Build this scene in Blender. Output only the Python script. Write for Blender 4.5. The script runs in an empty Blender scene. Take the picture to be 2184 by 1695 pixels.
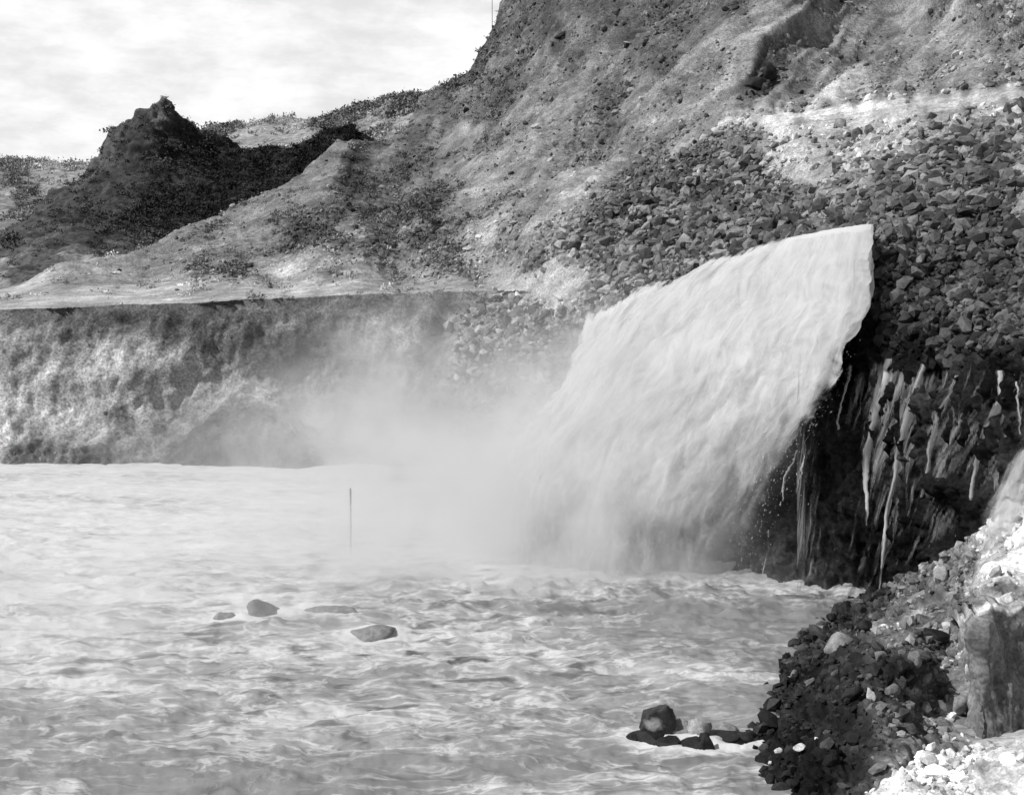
import bpy, math, random
import numpy as np

# ------------------------------------------------------------------ camera, sky, sun, exposure
scene = bpy.context.scene
col = scene.collection
random.seed(7)
RNG = np.random.default_rng(11)

F = 3000.0; CX = 1092.0; CY = 847.5; HOR = 600.0       # lens model in units of a 2184-wide frame
CAMZ = 15.0
TH = math.atan((CY - HOR) / F)
cam_d = bpy.data.cameras.new('camera'); cam = bpy.data.objects.new('camera', cam_d); col.objects.link(cam)
cam_d.sensor_width = 36.0; cam_d.lens = 36.0 * F / 2184.0
cam_d.clip_end = 6000; cam_d.clip_start = 0.5
cam.location = (0, 0, CAMZ); cam.rotation_euler = (math.pi / 2 - TH, 0, 0)
scene.camera = cam

SUN_AZ, SUN_EL = math.radians(-116), math.radians(47)   # clockwise from +Y (away from the camera)
world = bpy.data.worlds.new('World'); scene.world = world; world.use_nodes = True
wn = world.node_tree; wn.nodes.clear()
def N(tree, t, **kw):
    n = tree.nodes.new(t)
    for k, v in kw.items():
        if k == 'inp':
            for a, b in v.items(): n.inputs[a].default_value = b
        else: setattr(n, k, v)
    return n
def L(tree, a, b): tree.links.new(a, b)
def mth(tree, op, a, b=None, c=None, clamp=False):
    n = tree.nodes.new('ShaderNodeMath'); n.operation = op; n.use_clamp = clamp
    for i, v in enumerate((a, b, c)):
        if v is None: continue
        if isinstance(v, (int, float)): n.inputs[i].default_value = v
        else: tree.links.new(v, n.inputs[i])
    return n.outputs[0]
def ramp(tree, v, lo, hi, a=0.0, b=1.0, smooth=True):
    n = tree.nodes.new('ShaderNodeMapRange'); n.interpolation_type = 'SMOOTHSTEP' if smooth else 'LINEAR'
    tree.links.new(v, n.inputs['Value'])
    n.inputs['From Min'].default_value = lo; n.inputs['From Max'].default_value = hi
    n.inputs['To Min'].default_value = a; n.inputs['To Max'].default_value = b
    return n.outputs['Result']

sky = N(wn, 'ShaderNodeTexSky', sky_type='NISHITA', sun_disc=False, sun_elevation=SUN_EL, sun_rotation=SUN_AZ)
bw = N(wn, 'ShaderNodeRGBToBW'); L(wn, sky.outputs[0], bw.inputs[0])
tc = N(wn, 'ShaderNodeTexCoord')
mp = N(wn, 'ShaderNodeMapping', inp={'Scale': (1.0, 1.0, 2.6)}); L(wn, tc.outputs['Generated'], mp.inputs[0])
n1 = N(wn, 'ShaderNodeTexNoise', inp={'Scale': 13.0, 'Detail': 7.0, 'Roughness': 0.62}); L(wn, mp.outputs[0], n1.inputs[0])
n2 = N(wn, 'ShaderNodeTexNoise', inp={'Scale': 22.0, 'Detail': 5.0, 'Roughness': 0.6}); L(wn, mp.outputs[0], n2.inputs[0])
sx = N(wn, 'ShaderNodeSeparateXYZ'); L(wn, tc.outputs['Generated'], sx.inputs[0])
cl = mth(wn, 'ADD', mth(wn, 'MULTIPLY', n1.outputs[0], 0.75), mth(wn, 'MULTIPLY', n2.outputs[0], 0.3))
cl = ramp(wn, cl, 0.38, 0.66, 7.9, 10.2)
# thin bright overcast towards the sun's side of the sky, ordinary open sky overhead and behind
side = ramp(wn, mth(wn, 'ADD', sx.outputs[1], mth(wn, 'MULTIPLY', sx.outputs[0], -0.35)), 0.35, 0.95)
mixv = N(wn, 'ShaderNodeMix', data_type='FLOAT')
L(wn, side, mixv.inputs['Factor']); L(wn, mth(wn, 'MULTIPLY', bw.outputs[0], 0.8), mixv.inputs['A']); L(wn, cl, mixv.inputs['B'])
bg = N(wn, 'ShaderNodeBackground', inp={'Strength': 0.1}); L(wn, mixv.outputs['Result'], bg.inputs['Color'])
wo = N(wn, 'ShaderNodeOutputWorld'); L(wn, bg.outputs[0], wo.inputs[0])

sun_d = bpy.data.lights.new('sun', 'SUN'); sun = bpy.data.objects.new('sun', sun_d); col.objects.link(sun)
sun_d.energy = 3.8; sun_d.angle = math.radians(0.5); sun_d.color = (1, 1, 1)
from mathutils import Vector
SD = Vector((math.sin(SUN_AZ) * math.cos(SUN_EL), math.cos(SUN_AZ) * math.cos(SUN_EL), math.sin(SUN_EL)))
sun.rotation_euler = (-SD).to_track_quat('-Z', 'Y').to_euler()

vs = scene.view_settings
vs.view_transform = 'Standard'; vs.look = 'None'; vs.exposure = 0.0; vs.gamma = 1.0; vs.use_curve_mapping = False
cy = scene.cycles
cy.max_bounces = 8; cy.diffuse_bounces = 3; cy.glossy_bounces = 2; cy.transmission_bounces = 2
cy.volume_bounces = 4; cy.transparent_max_bounces = 16
cy.volume_step_rate = 2.0; cy.volume_max_steps = 256
cy.use_denoising = True

# ------------------------------------------------------------------ geometry helpers
CT, ST = math.cos(TH), math.sin(TH)
def rays(px, py):
    x = (px - CX) / F; y = (CY - py) / F
    dy = CT + y * ST; dz = -ST + y * CT
    return x, dy, dz
def unproj(px, py, d):
    """World point seen at frame position (px, py) that lies d metres ahead."""
    px, py, d = np.broadcast_arrays(np.asarray(px, float), np.asarray(py, float), np.asarray(d, float))
    x, dy, dz = rays(px, py); k = d / dy
    return np.stack([x * k, d, CAMZ + dz * k], -1)
def depth_at_z(px, py, z=0.0):
    x, dy, dz = rays(np.asarray(px, float), np.asarray(py, float))
    return (z - CAMZ) / dz * dy
def gp(px, py, z=0.0):
    return unproj(px, py, depth_at_z(px, py, z))

_perm = RNG.permutation(256); _perm = np.concatenate([_perm, _perm, _perm])
_g = RNG.normal(size=(256, 3)); _g /= np.linalg.norm(_g, axis=1, keepdims=True)
def perlin(p):
    p = np.asarray(p, float); i = np.floor(p).astype(int); f = p - i; i &= 255
    u = f * f * f * (f * (f * 6 - 15) + 10)
    out = 0
    for dx in (0, 1):
        wx = u[..., 0] if dx else 1 - u[..., 0]
        for dy in (0, 1):
            wy = u[..., 1] if dy else 1 - u[..., 1]
            for dz in (0, 1):
                wz = u[..., 2] if dz else 1 - u[..., 2]
                h = _perm[_perm[_perm[(i[..., 0] + dx) & 255] + ((i[..., 1] + dy) & 255)] + ((i[..., 2] + dz) & 255)]
                g = _g[h]
                out = out + wx * wy * wz * (g[..., 0] * (f[..., 0] - dx) + g[..., 1] * (f[..., 1] - dy) + g[..., 2] * (f[..., 2] - dz))
    return out * 1.6
def fbm(p, octv=4, gain=0.5, ridged=False):
    a, s, o = 1.0, 0.0, np.asarray(p, float)
    for k in range(octv):
        n = perlin(o + 17.3 * k)
        s = s + a * ((1 - 2 * np.abs(n)) if ridged else n); a *= gain; o = o * 2.03
    return s
def sstep(a, b, x):
    t = np.clip((x - a) / (b - a), 0, 1); return t * t * (3 - 2 * t)

def mesh_np(name, verts, faces, mat=None, attrs=None, smooth=True, parent=None):
    verts = np.ascontiguousarray(verts, np.float32).reshape(-1, 3); faces = np.ascontiguousarray(faces, np.int32)
    me = bpy.data.meshes.new(name); n, k = faces.shape
    me.vertices.add(len(verts)); me.vertices.foreach_set('co', verts.ravel())
    me.loops.add(n * k); me.loops.foreach_set('vertex_index', faces.ravel())
    me.polygons.add(n); me.polygons.foreach_set('loop_start', np.arange(0, n * k, k, dtype=np.int32))
    me.polygons.foreach_set('use_smooth', np.full(n, bool(smooth)))
    for a, v in (attrs or {}).items():
        at = me.attributes.new(a, 'FLOAT', 'POINT'); at.data.foreach_set('value', np.ascontiguousarray(v, np.float32).ravel())
    me.update(calc_edges=True); me.validate()
    if mat: me.materials.append(mat)
    o = bpy.data.objects.new(name, me); col.objects.link(o)
    if parent: o.parent = parent
    return o
def grid_faces(nr, nc):
    i = np.arange((nr - 1) * nc).reshape(nr - 1, nc)[:, :-1].ravel()
    return np.stack([i, i + nc, i + nc + 1, i + 1], 1)

def tps_fit(pts, val):
    pts = np.asarray(pts, float) / 500.0; val = np.asarray(val, float); n = len(pts)
    r2 = ((pts[:, None] - pts[None]) ** 2).sum(-1)
    K = np.where(r2 > 0, 0.5 * r2 * np.log(r2 + 1e-12), 0) + np.eye(n) * 2e-4
    Pm = np.concatenate([np.ones((n, 1)), pts], 1)
    A = np.block([[K, Pm], [Pm.T, np.zeros((3, 3))]])
    w = np.linalg.solve(A, np.concatenate([val, np.zeros(3)]))
    return pts, w
def tps_eval(fit, px, py):
    pts, w = fit; n = len(pts)
    q = np.stack([np.ravel(px), np.ravel(py)], 1) / 500.0
    out = np.empty(len(q))
    for s in range(0, len(q), 60000):
        c = q[s:s + 60000]
        r2 = ((c[:, None] - pts[None]) ** 2).sum(-1)
        out[s:s + 60000] = (0.5 * r2 * np.log(r2 + 1e-12)) @ w[:n] + w[n] + c @ w[n + 1:]
    return out.reshape(np.shape(px))
def controls(lst):
    """(px, py, d) with d in metres, or (px, py, 'z', height)."""
    p, v = [], []
    for c in lst:
        d = float(depth_at_z(c[0], c[1], c[3])) if c[2] == 'z' else c[2]
        p.append((c[0], c[1])); v.append(1.0 / d)
    return tps_fit(p, v)
def idw(ctrl, px, py, power=3.5):
    ctrl = np.asarray(ctrl, float); q = np.stack([np.ravel(px), np.ravel(py)], 1)
    nv = ctrl.shape[1] - 2; out = np.empty((len(q), nv))
    for s in range(0, len(q), 60000):
        c = q[s:s + 60000]
        r2 = ((c[:, None] - ctrl[None, :, :2]) ** 2).sum(-1) + 60.0
        w = r2 ** (-power / 2)
        out[s:s + 60000] = (w @ ctrl[:, 2:]) / w.sum(1, keepdims=True)
    return out.reshape(np.shape(px) + (nv,))
def normals(P):
    du = np.gradient(P, axis=1); dv = np.gradient(P, axis=0)
    n = np.cross(dv, du); n /= np.linalg.norm(n, axis=-1, keepdims=True) + 1e-9
    tocam = np.array([0, 0, CAMZ]) - P
    return np.where((n * tocam).sum(-1, keepdims=True) < 0, -n, n)

class Sheet:
    """A terrain surface: top and bottom outlines, depths at a few places, ground cover at a few places."""
    def __init__(s, name, xs, nrow, top, bottom, depth, cover, mat, rough, back=None, edge=None, warp=(34, 20)):
        px = np.asarray(xs, float)
        ty = np.interp(px, *np.array(top, float).T); by = np.interp(px, *np.array(bottom, float).T)
        v = np.linspace(0, 1, nrow)[:, None]
        PX = np.broadcast_to(px, (nrow, len(px))).copy(); PY = ty + (by - ty) * v
        I = tps_eval(controls(depth), PX, PY)
        if edge:                                                # a sharp break of slope: fit both sides on their own
            ye = np.interp(PX, *np.array(edge[0], float).T) + 4 * fbm(np.stack([PX / 170, PX * 0, PX * 0], -1), 2, .45); lim = edge[1]
            eye = lambda x: np.interp(x, *np.array(edge[0], float).T)
            upc = [c for c in depth if c[0] <= lim + 150 and c[1] <= eye(c[0]) + 2 or c[0] > lim + 150 and c[1] < 620]
            loc = [c for c in depth if c[0] <= lim + 150 and c[1] >= eye(c[0]) - 2]
            k = sstep(lim + 60, lim - 60, PX)
            I2 = np.where(PY < ye, tps_eval(controls(upc), PX, PY), tps_eval(controls(loc), PX, PY))
            I = I * (1 - k) + I2 * k
        D = 1.0 / np.clip(I, 1 / 3000.0, 1 / 5.0)
        P = unproj(PX, PY, D)
        wk = warp[2](PX, PY) if len(warp) > 2 else 1.0
        wx = PX + wk * warp[0] * fbm(P * 0.09, 3); wy = PY + wk * warp[1] * fbm(P * 0.09 + 50, 3)
        C = idw(cover, wx, wy)                                   # albedo, rubble, wet
        if edge:
            wy2 = np.where(PY < ye, np.minimum(wy, ye), np.maximum(wy, ye))
            Cu = idw([c for c in cover if c[1] <= eye(c[0]) or c[0] > lim + 60], wx, wy2); Cl = idw([c for c in cover if c[1] > eye(c[0]) or c[0] > lim + 60], wx, wy2)
            C = np.where((PX < lim + 60)[..., None], np.where((PY < ye)[..., None], Cu, Cl), C)
        nrm = normals(P)
        amp = rough(PX, PY, P, C)
        if amp is not None: P = P + nrm * amp[..., None]
        s.P, s.C, s.N, s.PX, s.PY = P, C, normals(P), PX, PY
        A = C.copy()
        rows = [P]; at = [A]
        if back:                                                # the far side: falls away behind the crest
            for k, (dd, dz) in enumerate(back):
                R = P[0].copy(); R[:, 1] += dd; R[:, 0] *= (R[:, 1]) / P[0][:, 1]; R[:, 2] -= dz
                R[:, 2] += 0.06 * dd * perlin(np.stack([R[:, 0] * .05, R[:, 1] * .05, R[:, 2] * 0], -1))
                rows.insert(0, R[None]); at.insert(0, A[:1])
        V = np.concatenate(rows, 0); A = np.concatenate(at, 0)
        s.ob = mesh_np(name, V, grid_faces(V.shape[0], V.shape[1]), mat,
                       {'alb': A[..., 0], 'rub': A[..., 1], 'wet': A[..., 2]})
        s.ob['kind'] = 'structure'
    def area(s):
        e1 = s.P[1:, :-1] - s.P[:-1, :-1]; e2 = s.P[:-1, 1:] - s.P[:-1, :-1]
        return np.linalg.norm(np.cross(e1, e2), axis=-1)

# rock shapes ------------------------------------------------------------------
def ico(sub):
    import bmesh
    bm = bmesh.new(); bmesh.ops.create_icosphere(bm, subdivisions=sub, radius=1.0)
    v = np.array([x.co[:] for x in bm.verts]); f = np.array([[q.index for q in p.verts] for p in bm.faces]); bm.free()
    return v, f
ICO = {k: ico(k) for k in (1, 2, 3, 4)}
def rock_shape(seed, sub=2, cuts=9, soft=0.12, squash=(1, 1, 1)):
    r = np.random.default_rng(seed); v, f = ICO[sub]; v = v.copy()
    for k in range(cuts):
        n = r.normal(size=3); n /= np.linalg.norm(n); h = r.uniform(0.42, 0.8)
        ex = np.maximum(v @ n - h, 0)[:, None]; v = v - ex * n * 0.93
    v = v * (1 + soft * fbm(v * 1.3 + seed * 3.1, 3))[:, None]
    if sub >= 3: v = v * (1 + 0.035 * fbm(v * 5 + seed, 2))[:, None]
    v = v / np.abs(v).max(0) * np.array(squash)
    return v, f
def rot_rand(r, tilt=0.5):
    a, b, c = r.uniform(0, 2 * math.pi), r.normal() * tilt, r.normal() * tilt
    ca, sa, cb, sb, cc, sc = math.cos(a), math.sin(a), math.cos(b), math.sin(b), math.cos(c), math.sin(c)
    Rz = np.array([[ca, -sa, 0], [sa, ca, 0], [0, 0, 1]]); Ry = np.array([[cb, 0, sb], [0, 1, 0], [-sb, 0, cb]]); Rx = np.array([[1, 0, 0], [0, cc, -sc], [0, sc, cc]])
    return Rz @ Ry @ Rx

# ------------------------------------------------------------------ materials (all neutral grey: a black-and-white photograph)
def new_mat(name):
    m = bpy.data.materials.new(name); m.use_nodes = True; t = m.node_tree; t.nodes.clear()
    out = N(t, 'ShaderNodeOutputMaterial'); b = N(t, 'ShaderNodeBsdfPrincipled'); L(t, b.outputs[0], out.inputs[0])
    return m, t, b, out
def grey(t, v):
    c = N(t, 'ShaderNodeCombineColor'); 
    for i in range(3): L(t, v, c.inputs[i])
    return c.outputs[0]
def attr(t, n): return N(t, 'ShaderNodeAttribute', attribute_name=n).outputs['Fac']
def noise(t, vec, scale, detail=4, rough=0.6):
    n = N(t, 'ShaderNodeTexNoise', inp={'Scale': scale, 'Detail': detail, 'Roughness': rough}); L(t, vec, n.inputs[0]); return n.outputs[0]
def ground_mat(name, fine=5.0, vor=2.2, dist=0.25, contrast=0.55):
    m, t, b, out = new_mat(name)
    g = N(t, 'ShaderNodeNewGeometry').outputs['Position']
    alb, rub, wet = attr(t, 'alb'), attr(t, 'rub'), attr(t, 'wet')
    a = noise(t, g, fine, 6, 0.7); c = noise(t, g, fine * 0.13, 5, 0.65)
    mpv = N(t, 'ShaderNodeMapping', inp={'Rotation': (0.3, 0.5, 0.4)}); L(t, g, mpv.inputs[0])
    vo = N(t, 'ShaderNodeTexVoronoi', inp={'Scale': vor, 'Randomness': 1.0}); L(t, mpv.outputs[0], vo.inputs[0])
    vcol = N(t, 'ShaderNodeSeparateColor'); L(t, vo.outputs['Color'], vcol.inputs[0])
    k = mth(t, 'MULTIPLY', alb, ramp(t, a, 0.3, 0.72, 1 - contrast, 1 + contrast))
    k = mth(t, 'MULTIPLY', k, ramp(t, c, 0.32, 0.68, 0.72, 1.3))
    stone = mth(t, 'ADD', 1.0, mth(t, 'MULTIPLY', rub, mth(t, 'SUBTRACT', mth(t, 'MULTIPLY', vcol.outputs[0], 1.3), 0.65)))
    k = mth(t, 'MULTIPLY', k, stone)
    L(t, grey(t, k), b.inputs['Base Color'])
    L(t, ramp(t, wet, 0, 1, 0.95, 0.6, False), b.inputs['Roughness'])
    L(t, ramp(t, wet, 0, 1, 0.2, 0.04, False), b.inputs['Specular IOR Level'])
    h = mth(t, 'ADD', mth(t, 'MULTIPLY', a, 0.5), mth(t, 'MULTIPLY', mth(t, 'MULTIPLY', vo.outputs['Distance'], rub), -0.9))
    bp = N(t, 'ShaderNodeBump', inp={'Strength': 0.8, 'Distance': dist}); L(t, h, bp.inputs['Height']); L(t, bp.outputs[0], b.inputs['Normal'])
    return m
M_HILL = ground_mat('hillside_soil_and_rubble')
M_FAR = ground_mat('far_scrub_hills', fine=0.35, vor=0.25, dist=0.8)
M_BUTTE = ground_mat('butte_scrub_and_shade', fine=0.8, vor=0.5, dist=0.6)  # dark scrub, plus the right face's shade put into the albedo
M_BANK = ground_mat('bank_earth', fine=7.0, vor=3.2, dist=0.09, contrast=.38)

def rock_mat(name, base, rough=0.85, spec=0.25, var=0.4, scale=3.0, use_attr=None):
    m, t, b, out = new_mat(name)
    g = N(t, 'ShaderNodeTexCoord').outputs['Object'] if use_attr is None else N(t, 'ShaderNodeNewGeometry').outputs['Position']
    a = noise(t, g, scale, 6, 0.7); c = noise(t, g, scale * 5, 4, 0.7)
    f = mth(t, 'MULTIPLY', ramp(t, a, 0.3, 0.7, 1 - var, 1 + var), ramp(t, c, 0.3, 0.7, 0.8, 1.2))
    if use_attr: f = mth(t, 'MULTIPLY', f, attr(t, use_attr))
    else:
        oi = N(t, 'ShaderNodeObjectInfo').outputs['Random']; f = mth(t, 'MULTIPLY', f, ramp(t, oi, 0, 1, base * 0.7, base * 1.35, False))
    L(t, grey(t, f), b.inputs['Base Color']); b.inputs['Roughness'].default_value = rough; b.inputs['Specular IOR Level'].default_value = spec
    h = mth(t, 'ADD', a, mth(t, 'MULTIPLY', c, 0.35))
    bp = N(t, 'ShaderNodeBump', inp={'Strength': 0.6, 'Distance': 0.12}); L(t, h, bp.inputs['Height']); L(t, bp.outputs[0], b.inputs['Normal'])
    return m
M_RUB = rock_mat('loose_rubble', 1, use_attr='alb', scale=2.0)
M_ROCKW = rock_mat('wet_dark_rock', 0.017, 0.5, 0.2)
M_ROCKG = rock_mat('grey_rock', 0.16)
M_ROCKF = rock_mat('mist_paled_rock', .19)  # lighter grey imitates mist hanging in front of the pool boulders
M_ROCKP = rock_mat('pale_rock', 0.55, var=0.2)

# ------------------------------------------------------------------ terrain
XS = np.arange(-420, 2700, 5.0)
# far hills on the skyline
def rough_far(PX, PY, P, C): return 5.0 * fbm(P * 0.012, 4)
far = Sheet('hills', np.arange(-500, 1700, 5.0), 90,
    [(-500, 362), (-100, 352), (0, 346), (100, 342), (200, 339), (330, 300), (450, 279), (560, 268), (640, 257), (700, 246), (770, 222), (830, 204), (940, 197), (1100, 190), (1700, 160)],
    [(-500, 640), (1700, 640)],
    [(-500, 360, 900), (0, 346, 850), (450, 279, 760), (780, 220, 640), (940, 197, 600), (1400, 160, 560), (-500, 640, 330), (0, 560, 420), (0, 450, 560), (500, 320, 640), (700, 300, 560), (500, 640, 330), (1000, 640, 300), (900, 260, 480), (1700, 640, 300)],
    [(0, 352, .16, .2, 0), (100, 372, .3, .1, 0), (40, 395, .13, .2, 0), (150, 400, .26, .1, 0), (0, 420, .3, .1, 0), (60, 440, .14, .3, 0), (0, 470, .2, .2, 0), (0, 520, .22, .2, 0),
     (500, 272, .12, .2, 0), (520, 292, .32, 0, 0), (640, 283, .3, 0, 0), (700, 250, .13, .2, 0), (760, 225, .1, .3, 0), (850, 208, .11, .3, 0), (780, 250, .3, 0, 0), (860, 255, .3, 0, 0), (800, 268, .14, .3, 0), (700, 300, .12, .3, 0), (1000, 300, .2, .2, 0)],
    M_FAR, rough_far, back=[(120, 6), (400, 60)])
# the pointed butte in front of them
def rough_butte(PX, PY, P, C):
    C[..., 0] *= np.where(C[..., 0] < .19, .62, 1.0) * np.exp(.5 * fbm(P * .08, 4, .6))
    return 2.0 * fbm(P * 0.05, 4) + 1.6 * fbm(P * .2, 3) * sstep(420, 330, PY) + 1.2 * fbm(P * np.array([0.16, 0.16, 0.05]), 4) * (0.5 + C[..., 1])
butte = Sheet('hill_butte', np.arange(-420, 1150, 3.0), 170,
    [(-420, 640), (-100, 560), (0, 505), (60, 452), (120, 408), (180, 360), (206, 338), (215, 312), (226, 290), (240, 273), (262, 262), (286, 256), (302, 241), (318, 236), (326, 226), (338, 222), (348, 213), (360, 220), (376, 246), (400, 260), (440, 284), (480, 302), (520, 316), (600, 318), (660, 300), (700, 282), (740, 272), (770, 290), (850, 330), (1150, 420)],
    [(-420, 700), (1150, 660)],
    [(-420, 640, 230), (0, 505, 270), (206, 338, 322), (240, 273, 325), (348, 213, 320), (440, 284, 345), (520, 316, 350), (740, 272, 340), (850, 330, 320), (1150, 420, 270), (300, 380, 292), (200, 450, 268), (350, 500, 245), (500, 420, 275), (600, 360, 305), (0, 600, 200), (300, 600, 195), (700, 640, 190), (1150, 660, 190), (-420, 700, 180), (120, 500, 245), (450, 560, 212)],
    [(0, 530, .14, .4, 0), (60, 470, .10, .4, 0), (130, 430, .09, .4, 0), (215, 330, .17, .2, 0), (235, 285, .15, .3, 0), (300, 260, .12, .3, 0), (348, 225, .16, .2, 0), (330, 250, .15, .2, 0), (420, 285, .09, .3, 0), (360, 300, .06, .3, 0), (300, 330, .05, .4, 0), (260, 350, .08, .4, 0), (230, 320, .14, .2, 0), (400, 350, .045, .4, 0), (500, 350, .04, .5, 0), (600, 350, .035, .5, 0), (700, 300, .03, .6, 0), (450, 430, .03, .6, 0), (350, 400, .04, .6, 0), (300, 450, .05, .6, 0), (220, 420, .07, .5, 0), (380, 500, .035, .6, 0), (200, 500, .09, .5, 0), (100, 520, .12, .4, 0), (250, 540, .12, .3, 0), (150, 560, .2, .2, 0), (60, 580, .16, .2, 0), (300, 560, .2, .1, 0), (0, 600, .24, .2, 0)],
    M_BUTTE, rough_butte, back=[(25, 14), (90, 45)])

# the main hill: from the ridge down over the bench, the bluff and the rock wall under the falls to the pool
H_TOP = [(-420, 720), (-200, 672), (0, 618), (130, 588), (250, 556), (340, 527), (400, 500), (470, 462), (540, 425), (600, 390), (650, 352), (700, 322), (722, 310), (780, 312), (840, 300), (870, 280), (890, 262), (905, 236), (930, 205), (945, 190), (975, 170), (1005, 148), (1018, 118), (1030, 84), (1042, 62), (1060, 32), (1076, 2), (1100, -40), (1200, -130), (1500, -280), (2700, -520)]
H_BOT = [(-420, 1120), (950, 1130), (1250, 1210), (1600, 1360), (1890, 1400), (2050, 1420), (2700, 1430)]
H_DEP = [(-420, 985, 'z', 0), (0, 988, 'z', 0), (300, 986, 'z', 0), (520, 992, 'z', 0), (700, 994, 'z', 0), (950, 996, 'z', 0),
    (-420, 1090, 113), (0, 1090, 113), (500, 1100, 113), (950, 1110, 110),
    (0, 840, 119.2), (300, 840, 119), (560, 800, 118.5), (520, 880, 113.5), (650, 890, 114), (840, 800, 116.5), (900, 900, 114), (950, 760, 116), (1060, 760, 112), (1130, 850, 107),
    (-420, 690, 123), (0, 664, 123.5), (300, 653, 123), (600, 638, 121.5), (850, 626, 121), (1000, 622, 119),
    (0, 646, 138), (300, 632, 138), (600, 618, 138), (850, 608, 134), (1050, 600, 124), (-420, 702, 150),
    (0, 624, 165), (130, 592, 172), (400, 508, 186), (600, 398, 202), (722, 318, 214), (840, 306, 225),
    (600, 560, 158), (400, 585, 156), (800, 420, 182), (800, 540, 152), (900, 480, 160), (1000, 380, 176), (900, 300, 215),
    (945, 196, 248), (1005, 150, 242), (1030, 90, 236), (1076, 5, 228), (1200, -125, 225), (1060, 220, 205), (1000, 300, 195), (1030, 330, 180),
    (1300, 300, 158), (1400, 50, 190), (1700, 0, 172), (1500, -270, 220), (2100, -350, 190), (2700, -500, 170), (1600, 150, 155), (1700, 232, 136), (1950, 210, 124), (2184, 185, 113), (2700, 130, 98), (2184, 0, 135),
    (1700, 254, 121), (1950, 232, 109), (2184, 207, 98), (2440, 180, 88), (1500, 400, 116), (1300, 480, 114), (1150, 560, 116), (1300, 570, 107), (1600, 420, 106), (1750, 350, 103), (1900, 350, 92), (2050, 330, 86), (1700, 470, 94), (1850, 420, 81),
    (1120, 640, 114), (1200, 640, 106), (1250, 690, 99.5), (1380, 630, 94.5), (1500, 580, 90), (1700, 525, 81), (1800, 510, 77), (1865, 485, 72), (1600, 640, 84), (1700, 640, 80.5), (1790, 640, 76),
    (1250, 1066, 'z', 0), (1400, 1148, 'z', 0), (1600, 1222, 'z', 0), (1750, 1250, 'z', 0), (1890, 1262, 'z', 0), (1600, 900, 78), (1400, 850, 88), (1750, 800, 73),
    (1880, 600, 71), (1900, 800, 68.2), (2000, 800, 64.5), (2184, 800, 58), (2184, 520, 67), (2050, 520, 70), (2184, 330, 78), (2020, 1000, 63.5), (1890, 1000, 67.6), (2184, 1000, 57.5), (2100, 1180, 60), (2184, 1250, 57), (2700, 800, 45), (2700, 1250, 44), (2700, 400, 58), (2184, 1420, 57), (1890, 1400, 67), (1600, 1360, 70)]
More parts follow.
